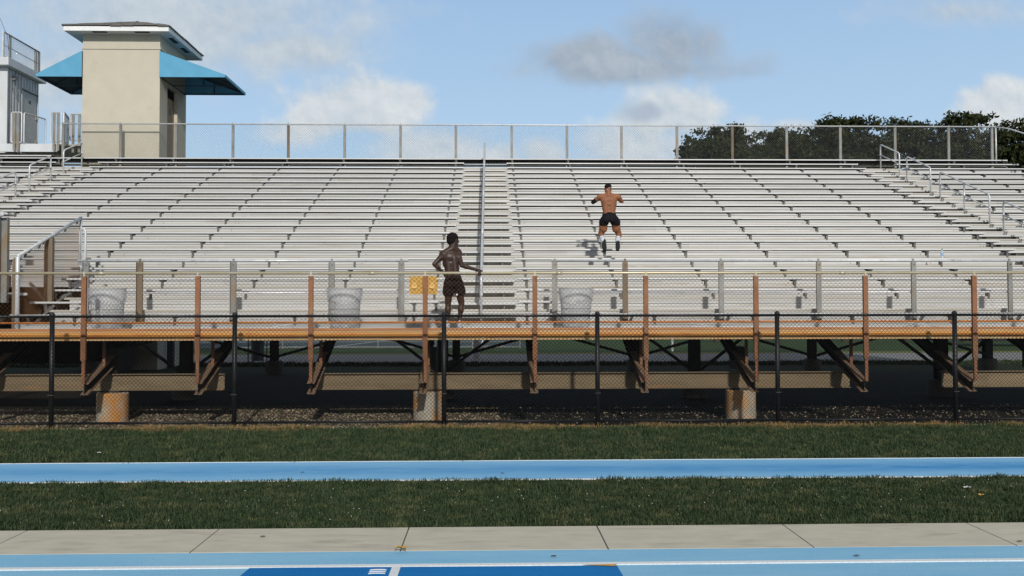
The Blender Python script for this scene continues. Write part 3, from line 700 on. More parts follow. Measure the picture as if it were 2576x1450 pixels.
# rakers: slanted I beams under every support line
SL = RR/TT
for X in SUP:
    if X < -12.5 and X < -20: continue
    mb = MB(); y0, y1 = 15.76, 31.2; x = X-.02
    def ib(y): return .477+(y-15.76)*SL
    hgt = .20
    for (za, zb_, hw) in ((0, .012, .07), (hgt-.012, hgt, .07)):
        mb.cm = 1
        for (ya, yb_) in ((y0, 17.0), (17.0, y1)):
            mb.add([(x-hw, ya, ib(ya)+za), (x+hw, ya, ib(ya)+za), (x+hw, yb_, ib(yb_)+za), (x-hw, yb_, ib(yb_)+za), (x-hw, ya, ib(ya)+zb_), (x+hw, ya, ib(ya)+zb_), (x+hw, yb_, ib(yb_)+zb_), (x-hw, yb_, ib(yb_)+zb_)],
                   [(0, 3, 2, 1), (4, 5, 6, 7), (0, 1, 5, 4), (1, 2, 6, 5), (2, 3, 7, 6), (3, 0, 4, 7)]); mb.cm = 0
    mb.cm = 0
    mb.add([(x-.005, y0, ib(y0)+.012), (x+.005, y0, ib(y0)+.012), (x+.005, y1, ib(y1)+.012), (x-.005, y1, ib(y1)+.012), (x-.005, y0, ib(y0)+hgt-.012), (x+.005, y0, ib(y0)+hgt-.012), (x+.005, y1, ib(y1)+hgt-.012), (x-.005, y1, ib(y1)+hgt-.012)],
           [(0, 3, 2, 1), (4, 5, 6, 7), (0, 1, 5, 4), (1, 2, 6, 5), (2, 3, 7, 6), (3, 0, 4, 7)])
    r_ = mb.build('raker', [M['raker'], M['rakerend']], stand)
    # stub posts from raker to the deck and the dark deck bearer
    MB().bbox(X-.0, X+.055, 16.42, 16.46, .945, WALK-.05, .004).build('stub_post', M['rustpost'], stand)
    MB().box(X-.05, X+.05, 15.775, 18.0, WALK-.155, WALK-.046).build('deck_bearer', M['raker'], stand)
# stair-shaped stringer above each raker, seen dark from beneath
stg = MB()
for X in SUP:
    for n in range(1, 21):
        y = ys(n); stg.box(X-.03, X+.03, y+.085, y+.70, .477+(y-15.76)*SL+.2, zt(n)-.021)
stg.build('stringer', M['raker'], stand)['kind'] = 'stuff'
# long front girder in three lengths
def girder(x0, x1):
    mb = MB(); y = 16.85; z0, z1 = .463, .775
    mb.prismx([(y-.07, z0), (y+.07, z0), (y+.07, z0+.014), (y+.006, z0+.014), (y+.006, z1-.014), (y+.07, z1-.014), (y+.07, z1), (y-.07, z1), (y-.07, z1-.014), (y-.006, z1-.014), (y-.006, z0+.014), (y-.07, z0+.014)], x0, x1)
    mb.build('girder', M['girder'], stand)
girder(-13, at(565, 960, 16.85).x); girder(at(800, 960, 16.85).x, at(2137, 960, 16.85).x); girder(at(2368, 960, 16.85).x, 14)
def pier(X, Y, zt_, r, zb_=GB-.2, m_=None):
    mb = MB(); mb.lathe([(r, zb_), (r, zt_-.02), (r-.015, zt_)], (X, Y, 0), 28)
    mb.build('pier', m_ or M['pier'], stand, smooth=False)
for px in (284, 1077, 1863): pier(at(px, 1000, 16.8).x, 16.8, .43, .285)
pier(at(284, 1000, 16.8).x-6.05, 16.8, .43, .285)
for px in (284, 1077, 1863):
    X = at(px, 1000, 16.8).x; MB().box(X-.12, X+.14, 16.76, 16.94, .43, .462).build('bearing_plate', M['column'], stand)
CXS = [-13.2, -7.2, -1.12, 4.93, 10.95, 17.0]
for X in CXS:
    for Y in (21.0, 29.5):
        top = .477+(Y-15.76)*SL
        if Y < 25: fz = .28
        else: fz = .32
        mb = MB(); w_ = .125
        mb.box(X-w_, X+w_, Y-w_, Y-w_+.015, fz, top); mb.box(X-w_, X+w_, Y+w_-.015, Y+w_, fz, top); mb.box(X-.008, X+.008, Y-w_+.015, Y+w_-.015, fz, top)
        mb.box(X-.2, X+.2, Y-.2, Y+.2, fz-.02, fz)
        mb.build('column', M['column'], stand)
        pier(X, Y, fz-.02, .3, m_=M['shadepier'])
    MB().box(X-.09, X+.09, 16.9, 17.6, .80, 1.25).build('knee_plate', M['column'], stand)
for i in range(len(CXS)-1):
    a_, b_ = CXS[i], CXS[i+1]; mid = (a_+b_)/2
    for Y, hb, ht in ((29.3, .45, 1.25), (20.85, .55, 2.1)):
        if Y > 25:
            MB().bar((a_+.1, Y, hb), (mid-.1, Y, ht), .07, .09).build('brace', M['column'], stand)
            MB().bar((b_-.1, Y, hb), (mid+.1, Y, ht), .07, .09).build('brace', M['column'], stand)
        else:
            MB().bar((a_+.12, Y, hb), (a_+2.2, Y, ht), .05, .07).build('brace', M['column'], stand)
            MB().bar((b_-.12, Y, hb), (b_-2.2, Y, ht), .05, .07).build('brace', M['column'], stand)
    for Y in (21.0, 29.5):
        top = .477+(Y-15.76)*SL
        MB().box(a_+.13, b_-.13, Y-.06, Y+.06, top-.32, top-.012).build('cross_beam', M['column'], stand)
# loose silver braces and offcuts lying under the first bench, right and left
for (xx, yy) in ((1755, 816), (2310, 812), (700, 815)):
    p = at(xx, yy, 16.9); p.z = WALK+.01
    t_ = thing('folded_brace', {1755: 'flat silver brace pieces lying crossed under the first bench, right of the mesh bin', 2310: 'flat silver brace pieces lying crossed under the first bench near the right edge', 700: 'flat silver brace pieces lying on the deck left of the middle mesh bin'}[xx], 'metal braces', p, 'loose silver braces on the walkway deck')
    MB().bar(p+Vector((-.3, 0, 0)), p+Vector((.28, .12, .1)), .09, .012).build('bar', M['galv'], t_)
    MB().bar(p+Vector((-.25, .15, .12)), p+Vector((.33, -.05, .01)), .07, .012).build('bar', M['galv'], t_)

# ------------------------------------------------------------------ front guard with rusted posts
fg = thing('guard_rail', 'waist high guard along the walkway edge with rusted brown posts and mesh', 'guard rail', (0, 15.7, WALK))
GX = [.824+2*j-.01 for j in range(-6, 9)]
for i, X in enumerate(GX):
    X += (.035 if -3 < X < 0 else 0)
    mb = MB(); w_ = .043; y0 = 15.665; zt_ = 2.585; zb_ = 1.085
    mb.bbox(X-w_, X+w_, y0, y0+.008, zb_, zt_, .002); mb.box(X-w_, X-w_+.007, y0+.008, y0+.05, zb_, zt_); mb.box(X+w_-.007, X+w_, y0+.008, y0+.05, zb_, zt_)
    mb.box(X-.024, X+.030, y0+.012, y0+.05, .68, zb_+.08)
    o = mb.build('post', M['rustpost'] if X < 9 else M['brownpost'], fg)
    b = MB()
    for z in (2.545, 1.53, 1.31, 1.12): b.lathe([(.013, 0), (.013, .008), (.006, .014)], (0, 0, 0), 8)
    b.v = []; b.f = []; b.m = []
    for z in (2.545, 1.53, 1.31, 1.12): b.tube([(X+.008, y0, z), (X+.008, y0-.012, z)], .012, 8)
    b.build('bolt', M['rakerend'], o)
    MB().bbox(X-.016, X+.016, y0+.01, y0+.03, zt_-.02, 2.668, .002).build('clamp', M['rail'], o)
MB().tube([(-12.5, 15.70, 2.638), (18.9, 15.70, 2.638)], .025, 12).build('top_rail', M['rail'], fg, smooth=True)
MB().tube([(-12.5, 15.705, 1.757), (18.9, 15.705, 1.757)], .019, 10).build('lower_rail', M['rustpipe'], fg, smooth=True)
for xj in (-6.9, -2.1, 1.25, 6.4): MB().tube([(xj-.06, 15.70, 2.638), (xj+.06, 15.70, 2.638)], .030, 12).build('sleeve', M['rail'], fg, smooth=True)
chain('mesh', M['rustwire'], fg, (-9.6, 15.71, 1.745), (1, 0, 0), (0, 0, 1), 20.6, .88, w=.079, r=.0029, jit=.004)

# ------------------------------------------------------------------ inner guards
def inner_guard(label, x0, x1, posts, mats):
    t_ = thing('guard_rail', label, 'guard rail', ((x0+x1)/2, 17.9, WALK), 'silver pipe guards in front of the seats')
    for X, m_ in zip(posts, mats):
        mb = MB(); w_ = .057; y0 = 17.86
        mb.bbox(X-w_, X+w_, y0, y0+.009, WALK+.01, 2.955, .002); mb.box(X-w_, X-w_+.008, y0-.04, y0, WALK+.01, 2.955); mb.box(X+w_-.008, X+w_, y0+.009, y0+.045, WALK+.01, 2.955)
        mb.box(X-.02, X+.02, y0+.01, y0+.03, 2.93, 3.03)
        o = mb.build('post', M[m_], t_)
        MB().tube([(X+.01, y0-.012, 2.90), (X+.01, y0, 2.90)], .012, 8).build('bolt', M['gusset'], o)
        if rnd.random() < .7: MB().bar((X+.05, 17.84, WALK+.02), (X+.12, 17.70, WALK+.25), .04, .05).build('foot_bracket', M['galv'], o)
    MB().tube([(x0, 17.90, 2.992), (x1, 17.90, 2.992)], .024, 10).build('top_rail', M['galv'], t_, smooth=True)
    MB().tube([(x0+.1, 17.90, 2.335), (x1, 17.90, 2.335)], .022, 10).build('mid_rail', M['galv'], t_, smooth=True)
    return t_
inner_guard('silver pipe guard rail left of the centre stair, on five flat posts', -8.33, -1.66, [at(x, 700, 17.9).x for x in (218, 353, 588, 835, 1010)], ['galvpost', 'brownpost', 'galvpost', 'galvpost', 'galvpost'])
inner_guard('silver pipe guard rail right of the centre stair, running out of frame', 1.27, 17, [at(x, 700, 17.9).x for x in (1395, 1572, 1813, 2058, 2296, 2538, 2780, 3020)], ['galvpost', 'brownpost', 'galvpost', 'galvpost', 'galvpost', 'galvpost', 'galvpost', 'galvpost'])

# ------------------------------------------------------------------ black fence
bf = thing('chain_link_fence', 'black chain link fence on round posts standing in front of the grandstand', 'fence', (0, 15.0, 0))
BX = [at(x, 930, 15.0).x for x in (130, 590, 1117, 1503, 1956, 2403)]
BX = [BX[0]-3.05]+BX+[BX[-1]+3.05]
for X in BX:
    mb = MB(); mb.tube([(X, 15.0, -.05), (X, 15.0, 1.885)], .040, 14); mb.lathe([(.046, 1.885), (.046, 1.905), (.036, 1.935), (.01, 1.945)], (X, 15.0, 0), 14)
    o = mb.build('post', M['blackpipe'], bf, smooth=True)
    for z in (.55,): 
        c_ = MB(); c_.tube([(X-.05, 14.955, z), (X+.05, 14.955, z)], .004, 6); c_.build('tie', M['leg'], o)
for i in range(len(BX)-1):
    MB().tube([(BX[i], 14.985, 1.875), (BX[i+1], 14.985, 1.875)], .0225, 12).build('top_rail', M['blackpipe'], bf, smooth=True)
    MB().tube([(BX[i]+.04, 14.985, .075), (BX[i+1]-.04, 14.985, .075)], .022, 10).build('bottom_rail', M['blackpipe'], bf, smooth=True)
chain('mesh', M['blackwire'], bf, (-9.6, 14.955, .0), (1, 0, 0), (0, 0, 1), 19.6, 1.93, w=.0685, r=.0038, jit=.004)

# ------------------------------------------------------------------ top fence
tf = thing('chain_link_fence', 'tall silver chain link fence along the top row of the grandstand', 'fence', (0, 31.25, zt(21)))
TX = [-15.1]+[-13.09, -11.15, -9.13, -7.17, -5.17, -3.18, -1.20, .80, 2.79, 4.76, 6.77, 8.78, 10.76, 12.72, 14.73, 16.7, 18.3]
for i, X in enumerate(TX):
    mb = MB(); w_ = .045; z0, z1 = zt(21)-.1, 8.60; ph = (i*37 % 3-1)*.004
    mb.bbox(X-w_, X+w_, 31.22, 31.228, z0, z1, .002); mb.box(X-w_, X-w_+.008, 31.228, 31.27, z0, z1); mb.box(X+w_-.008, X+w_, 31.228, 31.27, z0, z1)
    mb.box(X-.012, X+.012, 31.2, 31.22, z1-.06, z1+.09)
    mb.build('post', M['brownpost'] if i in (4, 12) else M['galvpost'], tf)
MB().tube([(-15.15, 31.2, 8.63), (18.4, 31.2, 8.63)], .024, 10).build('top_rail', M['galv'], tf, smooth=True)
MB().tube([(18.4, 31.2, 8.63), (18.72, 30.9, 8.5), (18.85, 24.0, 5.72)], .024, 8).build('end_rail', M['galv'], tf, smooth=True)
for y_ in (29.2, 27.2, 25.2): MB().bbox(18.80, 18.88, y_-.04, y_+.04, zt((y_-YB)/TT)-.1, 8.62-(31.1-y_)*.404).build('post', M['galvpost'], tf)
MB().tube([(18.42, 31.2, 7.3), (18.42, 31.2, 8.62)], .03, 8).build('corner_post', M['galv'], tf, smooth=True)
chain('mesh', M['silwire'], tf, (-15.1, 31.21, 7.18), (1, 0, 0), (0, 0, 1), 33.4, 1.46, w=.09, r=.0028, jit=.006)

# ------------------------------------------------------------------ aisle handrails
def arc(p, q, s_, n=5):      # rounded corner points around s_
    out = []
    for i in range(n+1):
        t = i/n; out.append(p*(1-t)**2+s_*2*t*(1-t)+q*t*t)
    return out
def handrail(label, X, na, nb, mids=(), h=.88, group='pipe handrails on the aisle stairs', rad=.024):
    """na upper row, nb lower row (fractional)"""
    def P(n, dz): return Vector((X, ys(n)+.35, zt(n)+dz))
    base = P(nb, 0); t_ = thing('handrail', label, 'handrail', base, group)
    a0, a1, b0, b1 = P(na, -.05), P(na, h), P(nb, -.05), P(nb, h)
    r_ = .12; d = (b1-a1).normalized()
    pts = [a0]+arc(a1-Vector((0, 0, r_)), a1+d*r_, a1)+arc(b1-d*r_, b1-Vector((0, 0, r_)), b1)+[b0]
    MB().tube(pts, rad, 10).build('pipe_loop', M['galv'], t_, smooth=True)
    MB().tube([P(na, h-.38), P(nb, h-.38)], rad*.85, 8).build('mid_rail', M['galv'], t_, smooth=True)
    for m_ in mids: MB().tube([P(m_, -.05), P(m_, h)], rad*.9, 8).build('post', M['galv'], t_, smooth=True)
    for q in (na, nb):
        MB().tube([P(q, h-.42), P(q, h-.34)], rad*1.25, 10).build('sleeve', M['galv'], t_, smooth=True)
    return t_
RX = 14.06
handrail('silver pipe handrail on the right aisle, the topmost of four', RX, 20.3, 18.1)
handrail('silver pipe handrail on the right aisle, second from the top', RX, 17.3, 14.9)
handrail('longest silver pipe handrail on the right aisle, with a middle post', RX, 14.0, 9.9, (11.9,))
handrail('silver pipe handrail on the right aisle, lowest one, cut by the right edge', RX, 8.9, 5.6)
LX = -14.28
handrail('silver pipe handrail on the left aisle, topmost one beside the tower', LX, 20.2, 18.2)
handrail('silver pipe handrail on the left aisle, second from the top', LX, 16.9, 14.9)
handrail('silver pipe handrail on the left aisle, lowest one, cut by the left edge', LX, 13.7, 11.0)
# centre aisle: jointed lengths one after another
cxr = -.17
for i, (a_, b_) in enumerate(((20.6, 15.6), (15.2, 10.2), (9.8, 5.0), (4.6, .2))):
    handrail(('topmost length', 'second length down', 'third length down', 'lowest length')[i]+' of the straight centre aisle handrail', cxr, a_, b_, ((a_+b_)/2,), rad=.027, group='centre aisle handrail lengths')

# ------------------------------------------------------------------ stair opening guard at the left
sg = thing('stair_guard', 'sloping chain link side guard of the stair opening, with a brown post', 'guard rail', (-9.25, 17.3, WALK))
XA = -9.28; ya, yb2 = 17.35, 19.95
za = at(45, 645, ya).z; zb2 = at(205, 548, yb2).z
A0 = Vector((at(45, 645, ya).x, ya, za)); A1 = Vector((at(204, 547, yb2).x, yb2, zb2))
MB().tube([A0, A1], .033, 10).build('top_rail', M['galv'], sg, smooth=True)
MB().tube([(A0.x, ya, WALK-.2), (A0.x, ya, za-.03), (A0.x+.01, ya+.04, za+.01)], .04, 12).build('post', M['galv'], sg, smooth=True)
MB().bbox(A0.x-.12, A0.x-.05, ya+.02, ya+.1, WALK-.1, za-.05).build('post', M['brownpost'], sg)
MB().tube([(A1.x, yb2, zt(3)), (A1.x, yb2, zb2)], .028, 10).build('post', M['galv'], sg, smooth=True)
pm = at(124, 640, 18.55); MB().bbox(pm.x-.085, pm.x+.085, 18.50, 18.6, WALK-.1, A0.z+(A1.z-A0.z)*(18.55-ya)/(yb2-ya)-.03).build('post', M['brownpost'], sg)
dv = A1-A0; Lh = math.hypot(dv.x, dv.y); uu = (dv.x/Lh, dv.y/Lh, 0)
chain('mesh', M['rustwire'], sg, (A0.x, ya, WALK+.25), uu, (0, 0, 1), Lh, 2.9, w=.075, r=.0034, top=lambda u_: za-WALK-.27+u_*(zb2-za)/Lh, bot=lambda u_: 0 if u_ < .9 else .2+(u_-.9)*.42)
for X, y_, z0, z1 in ((A0.x+.05, ya, 1.62, 1.62),): pass
# narrow pipe loop standing beside it
pl = thing('gate_loop', 'narrow upright pipe loop between the sloping mesh guard and the silver guard rail', 'gate', (A1.x+.13, 19.0, zt(2)))
q0 = at(213, 577, 19.4)
MB().tube([(q0.x-.1, 19.4, q0.z-.8), (q0.x-.1, 19.4, q0.z-.05), (q0.x-.06, 19.4, q0.z), (q0.x, 19.4, q0.z), (q0.x+.02, 19.4, q0.z-.05), (q0.x+.02, 19.4, q0.z-.8), (q0.x-.04, 19.4, q0.z-.85), (q0.x-.1, 19.4, q0.z-.8)], .024, 8).build('pipe_loop', M['galv'], pl, smooth=True)
# far jamb of the opening
fj = thing('opening_post', 'tall grey channel post on the far left side of the stair opening', 'post', at(12, 760, 19.9))
p0 = at(12, 762, 19.9); p1 = at(15, 548, 19.9)
MB().bbox(p0.x-.09, p0.x+.09, 19.88, 19.9, p0.z, p1.z).box(p0.x-.09, p0.x-.08, 19.8, 19.88, p0.z, p1.z).box(p0.x+.08, p0.x+.09, 19.8, 19.88, p0.z, p1.z).build('channel', M['galvpost'], fj)
MB().tube([(p0.x-.1, 19.8, p1.z), (p0.x+.06, 19.7, p1.z+.06)], .03, 8).build('rail_end', M['galv'], fj, smooth=True)
r0 = at(24, 737, 19.8); r1 = at(60, 740, 17.6)
MB().tube([at(22, 740, 18.6), at(66, 741, 17.5)], .03, 8).build('brace_pipe', M['galv'], fj, smooth=True)
# exposed diagonal braces and cut ends beside the opening, part of the stand
for n in (0, 1, 2, 3):
    y = ys(n)+.12; f = (zt(n) if n else WALK)
    MB().bar((VX+.25, y, f-.0), (VX+.75, y, zs(n)+.18), .03, .045).build('end_brace', M['leg'], stand)
MB().bar(at(75, 712, 18.6), at(140, 790, 18.4), .03, .06).build('end_brace', M['leg'], stand)
MB().box(-19, -12.3, 30.2, 30.25, .2, 6.2).build('dark_screen', M['darkin'], stand)  # added dark screen that keeps the stair opening black
MB().box(-20, -14.5, 24.2, 24.25, GB, 3.9).build('dark_screen', M['darkin'], stand)  # second added dark screen, under the left seats

# ------------------------------------------------------------------ elevator tower
tw = thing('elevator_tower', 'square beige stucco elevator tower with hipped shingle roof behind the stand', 'tower', (-13.2, 33, GB))
TX0, TX1, TY0, TY1 = -14.62, -11.87, 31.62, 34.35
zm = at(300, 121, TY0).z; ztp = at(300, 75, TY0).z
def tower_walls():
    mb = MB()
    d0y, d1y = 32.37, 33.40; dz0, dz1 = zt(21)+.05, at(435, 226, 32.9).z; gz0, gz1 = GB, GB+2.25
    t = .2
    mb.box(TX0, TX1-t, TY0, TY0+t, GB, ztp); mb.box(TX0, TX1-t, TY1-t, TY1, GB, ztp); mb.box(TX0, TX0+t, TY0+t, TY1-t, GB, ztp)
    # right wall in pieces around the two openings
    x0, x1 = TX1-t, TX1
    mb.box(x0, x1, TY0, d0y, GB, ztp); mb.box(x0, x1, d1y, TY1, GB, ztp); mb.box(x0, x1, d0y, d1y, gz1, dz0); mb.box(x0, x1, d0y, d1y, dz1, ztp)
    mb.build('wall', M['wall'], tw)
    MB().box(TX0-.03, TX1+.03, TY0-.03, TY1+.03, zm-.05, zm+.02).build('moulding', M['wall'], tw)
    dr = MB().box(TX1-.17, TX1-.12, d0y+.36, d1y-.02, dz0, dz1-.35).build('elevator_door', M['liftdoor'], tw)
    MB().box(TX1-.15, TX1-.10, d0y+.02, d0y+.33, dz0, dz1-.35).build('door_jamb', M['liftdoor'], tw)
    MB().box(TX1-.2, TX1-.13, d0y, d1y, dz1-.35, dz1).build('door_head', M['darkin'], tw)
    s_ = at(439, 283, 32.99); sg_ = MB().box(TX1-.119, TX1-.11, 32.95, 33.11, s_.z-.1, s_.z+.1).build('level_sign', M['gusset'], tw)
    cu = bpy.data.curves.new('digit', 'FONT'); cu.body = '2'; cu.size = .2; cu.extrude = .002; cu.align_x = 'CENTER'; cu.align_y = 'CENTER'
    to = bpy.data.objects.new('digit', cu); col.objects.link(to); bpy.context.view_layer.update()
    me = bpy.data.meshes.new_from_object(to.evaluated_get(bpy.context.evaluated_depsgraph_get())); bpy.data.objects.remove(to)
    me.materials.append(M['white']) if not me.materials else me.materials.__setitem__(0, M['white'])
    dg = bpy.data.objects.new('digit', me); col.objects.link(dg); dg.parent = sg_
    dg.location = Vector((TX1-.105, 33.03, s_.z))-wloc(sg_); dg.rotation_euler = (PI/2, 0, PI/2)
    MB().box(TX1-.15, TX1-.1, d0y+.1, d1y-.1, gz0, gz1-.15).build('ground_door', M['darkin'], tw)
    for y in (d0y, d1y-.1): MB().box(TX1-.09, TX1+.02, y, y+.1, gz0, gz1).build('door_frame', M['soffit'], tw)
tower_walls()
def tower_roof():
    o_ = .47; x0, x1, y0, y1 = TX0-o_, TX1+o_, TY0-o_, TY1+o_
    zf0 = at(300, 78, TY0-o_).z; zf1 = at(300, 66, TY0-o_).z
    MB().box(x0+.03, x1-.03, y0+.03, y1-.03, zf0+.02, zf0+.05).build('soffit', M['soffit'], tw)
    f = MB(); f.box(x0, x1, y0, y0+.03, zf0, zf1); f.box(x0, x1, y1-.03, y1, zf0, zf1); f.box(x0, x0+.03, y0+.03, y1-.03, zf0, zf1); f.box(x1-.03, x1, y0+.03, y1-.03, zf0, zf1)
    f.build('fascia', M['white'], tw)
    rf = MB(); cxm, cym = (x0+x1)/2, (y0+y1)/2; N_ = 14; pt = math.tan(math.radians(21)); half = (x1-x0)/2+.05
    for k in range(N_):      # stepped shingle courses, each on four sides
        a_ = half*(1-k/N_); b_ = half*(1-(k+1)/N_)-.03; za_ = zf1+.01+(half-a_)*pt+.03; zb_ = za_+(a_-b_)*pt
        j = [rnd.uniform(-.015, .015) for _ in range(4)]
        A = [(cxm-a_, cym-a_), (cxm+a_, cym-a_), (cxm+a_, cym+a_), (cxm-a_, cym+a_)]; B = [(cxm-b_, cym-b_), (cxm+b_, cym-b_), (cxm+b_, cym+b_), (cxm-b_, cym+b_)]
        for i in range(4):
            i2 = (i+1) % 4; nseg = 9
            for s_ in range(nseg):
                u0, u1 = s_/nseg+.002, (s_+1)/nseg-.002; jj = rnd.uniform(-.012, .016)
                def L_(P, Q, u): return (P[0]*(1-u)+Q[0]*u, P[1]*(1-u)+Q[1]*u)
                p = [L_(A[i], A[i2], u0), L_(A[i], A[i2], u1), L_(B[i], B[i2], u1), L_(B[i], B[i2], u0)]
                zz = [za_+jj, za_+jj, zb_+jj, zb_+jj]
                rf.add([(*p[q], zz[q]) for q in range(4)]+[(*p[q], zz[q]-.035) for q in range(4)], [(0, 1, 2, 3), (7, 6, 5, 4), (0, 4, 5, 1), (1, 5, 6, 2), (2, 6, 7, 3), (3, 7, 4, 0)])
    rf.build('roof', M['shingle'], tw)
    v_ = zf0+.012
    for (xa, xb, y_a, y_b) in ((-14.15, -13.65, y0+.12, y0+.24), (-12.65, -12.15, y0+.12, y0+.24), (x1-.32, x1-.16, 32.0, 32.6), (x1-.32, x1-.16, 33.2, 33.8)):
        MB().box(xa, xb, y_a, y_b, v_-.012, v_+.009).build('soffit_vent', M['vent'], tw)
tower_roof()
def awning(xw, xo, label):
    s_ = 1 if xo > xw else -1
    t_ = tw
    zt_ = at(404, 130, TY0).z; zo = at(567, 189, TY0).z; zl = at(567, 196, TY0).z
    y0, y1 = TY0-.05, TY1-.15; th = .012
    mb = MB()
    # sloping top, end triangles and the short valance
    def slab(pts, d): mb.poly(pts, d)
    xi = xw+s_*.004
    slab([(xi, y0, zt_), (xo, y0, zo), (xo, y1, zo), (xi, y1, zt_)], (0, 0, -th))
    for y, dy in ((y0-.002, -th), (y1+.002, th)): slab([(xi, y, zl), (xo, y, zl), (xo, y, zo-.002), (xi, y, zt_-.002)], (0, dy, 0))
    slab([(xo+s_*.002, y0, zl), (xo+s_*.002, y1, zl), (xo+s_*.002, y1, zo), (xo+s_*.002, y0, zo)], (s_*th, 0, 0))
    aw = mb.build('awning', M['awning'], t_)
    lb = MB(); lb.poly([(xi, y0+.02, zt_-.03), (xo-s_*.02, y0+.02, zo-.03), (xo-s_*.02, y1-.02, zo-.03), (xi, y1-.02, zt_-.03)], (0, 0, -.006)); lb.build('shade_sheet', M['awnframe'], aw)  # dark sheet added beneath the canvas to stand for its shade
    fr = MB(); r_ = .02; yi0, yi1 = y0+.04, y1-.04; xq = xo-s_*.04
    for y in (yi0, (yi0+yi1)/2, yi1):
        fr.tube([(xi, y, zl+.02), (xq, y, zl+.02)], r_, 6); fr.tube([(xi, y, zt_-.06), (xq, y, zo-.05)], r_, 6)
        fr.tube([((xi+xq)/2, y, zl+.02), ((xi+xq)/2, y, (zt_+zo)/2-.05)], r_, 6)
    fr.tube([(xq, yi0, zl+.02), (xq, yi1, zl+.02)], r_, 6); fr.tube([(xi, yi0, zl+.02), (xi, yi1, zl+.02)], r_, 6)
    fr.build('frame', M['awnframe'], aw)
awning(TX1, at(567, 190, TY0).x, 'r'); awning(TX0, at(93, 190, TY0).x, 'l')

# ------------------------------------------------------------------ press box and its deck
pb = thing('press_box', 'white ribbed metal press box with a grey side door at the upper left', 'press box', (-19.5, 33.2, 7.7))
BXR = -17.52; by0, by1 = 32.0, 34.25; bz0 = at(20, 385, 32).z; bz1 = at(22, 170, 32).z
dY0, dY1 = 33.12, 34.12; dz1 = at(63, 226, 33.12).z
MB().box(-24, BXR+.03, by0, by0+.04, bz0, bz1).build('wall', M['box'], pb)
MB().box(-24, BXR, by1-.04, by1, bz0, bz1).build('wall', M['box'], pb)
rb = MB(); y = by0+.04; k = 0
while y < by1-.041:
    y2 = min(y+.10, by1-.04); off = .045 if k % 2 else 0.; z0_ = bz0
    if dY0-.02 < (y+y2)/2 < dY1+.02: z0_ = dz1+.03; off = 0 if off == 0 else .02
    rb.box(BXR-.06, BXR-off, y, y2, z0_, bz1); y = y2; k += 1
rb.build('ribbed_wall', M['box'], pb)
dd = MB().bbox(BXR-.05, BXR-.012, dY0, dY1, bz0+.05, dz1).build('door', M['door'], pb)
MB().tube([(BXR-.01, dY0+.09, bz0+1.0), (BXR+.06, dY0+.09, bz0+1.0), (BXR+.065, dY0+.2, bz0+1.0)], .014, 8).build('handle', M['chrome'], dd)
for z in (bz0+.75, bz0+1.65): MB().box(BXR-.012, BXR+.01, dY1-.06, dY1+.0, z, z+.12).build('hinge', M['brass'], dd)
MB().box(BXR-.012, BXR-.004, dY0+.45, dY0+.58, dz1-.42, dz1-.3).build('door_plate', M['bluebin'], dd)
MB().box(BXR-.02, BXR+.05, dY0-.06, dY1+.06, dz1+.004, dz1+.03).build('drip_cap', M['galvpost'], pb)
MB().box(-24, BXR+.22, by0-.3, by1+.15, bz1+.02, bz1+.30).build('roof', M['box'], pb)
MB().box(BXR+.0, BXR+.12, 32.35, 32.5, bz1-.35, bz1-.2).build('lamp_box', M['galvpost'], pb)
MB().tube([(BXR+.03, 32.4, bz1-.2), (BXR+.05, 32.32, bz1-.6), (BXR+.05, 32.36, bz1-.85), (BXR+.05, 32.46, bz1-.85), (BXR+.05, 32.46, bz1-.55), (BXR+.03, 32.42, bz1-.3)], .007, 6).build('cable_loop', M['gusset'], pb)
# roof guard
rg = thing('roof_guard', 'chain link guard along the edge of the press box roof', 'guard rail', (BXR, 33, bz1+.3))
zg0, zg1 = bz1+.3, at(8, 80, 31.75).z
MB().tube([(BXR, 31.75, zg1), (BXR, 34.25, zg1)], .03, 8).build('top_rail', M['galvpost'], rg, smooth=True)
MB().tube([(BXR, 31.75, zg0+.05), (BXR, 34.25, zg0+.05)], .025, 8).build('bottom_rail', M['galvpost'], rg, smooth=True)
MB().tube([(BXR, 31.75, (zg0+zg1)/2), (BXR, 34.25, (zg0+zg1)/2)], .012, 8).build('mid_wire', M['galvpost'], rg, smooth=True)
for y_ in (31.75, 32.2, 34.0, 34.25): MB().bbox(BXR-.03, BXR+.03, y_-.04, y_+.04, zg0, zg1+.02).build('post', M['galvpost'] if y_ > 31.8 else M['galv'], rg)
chain('mesh', M['silwire'], rg, (BXR-.01, 31.75, zg0+.05), (0, 1, 0), (0, 0, 1), 2.5, zg1-zg0-.06, w=.09, r=.003)
an = thing('antenna_wire', 'thin wire rising above the press box roof at the left edge', 'wire', (BXR-.2, 32, bz1+.3))
MB().tube([(BXR-.05, 32.3, bz1+.2), (BXR-.1, 32.2, bz1+1.2), (BXR-.35, 31.9, bz1+2.1), (BXR-.6, 31.8, bz1+3.4)], .007, 5).build('wire', M['gusset'], an)
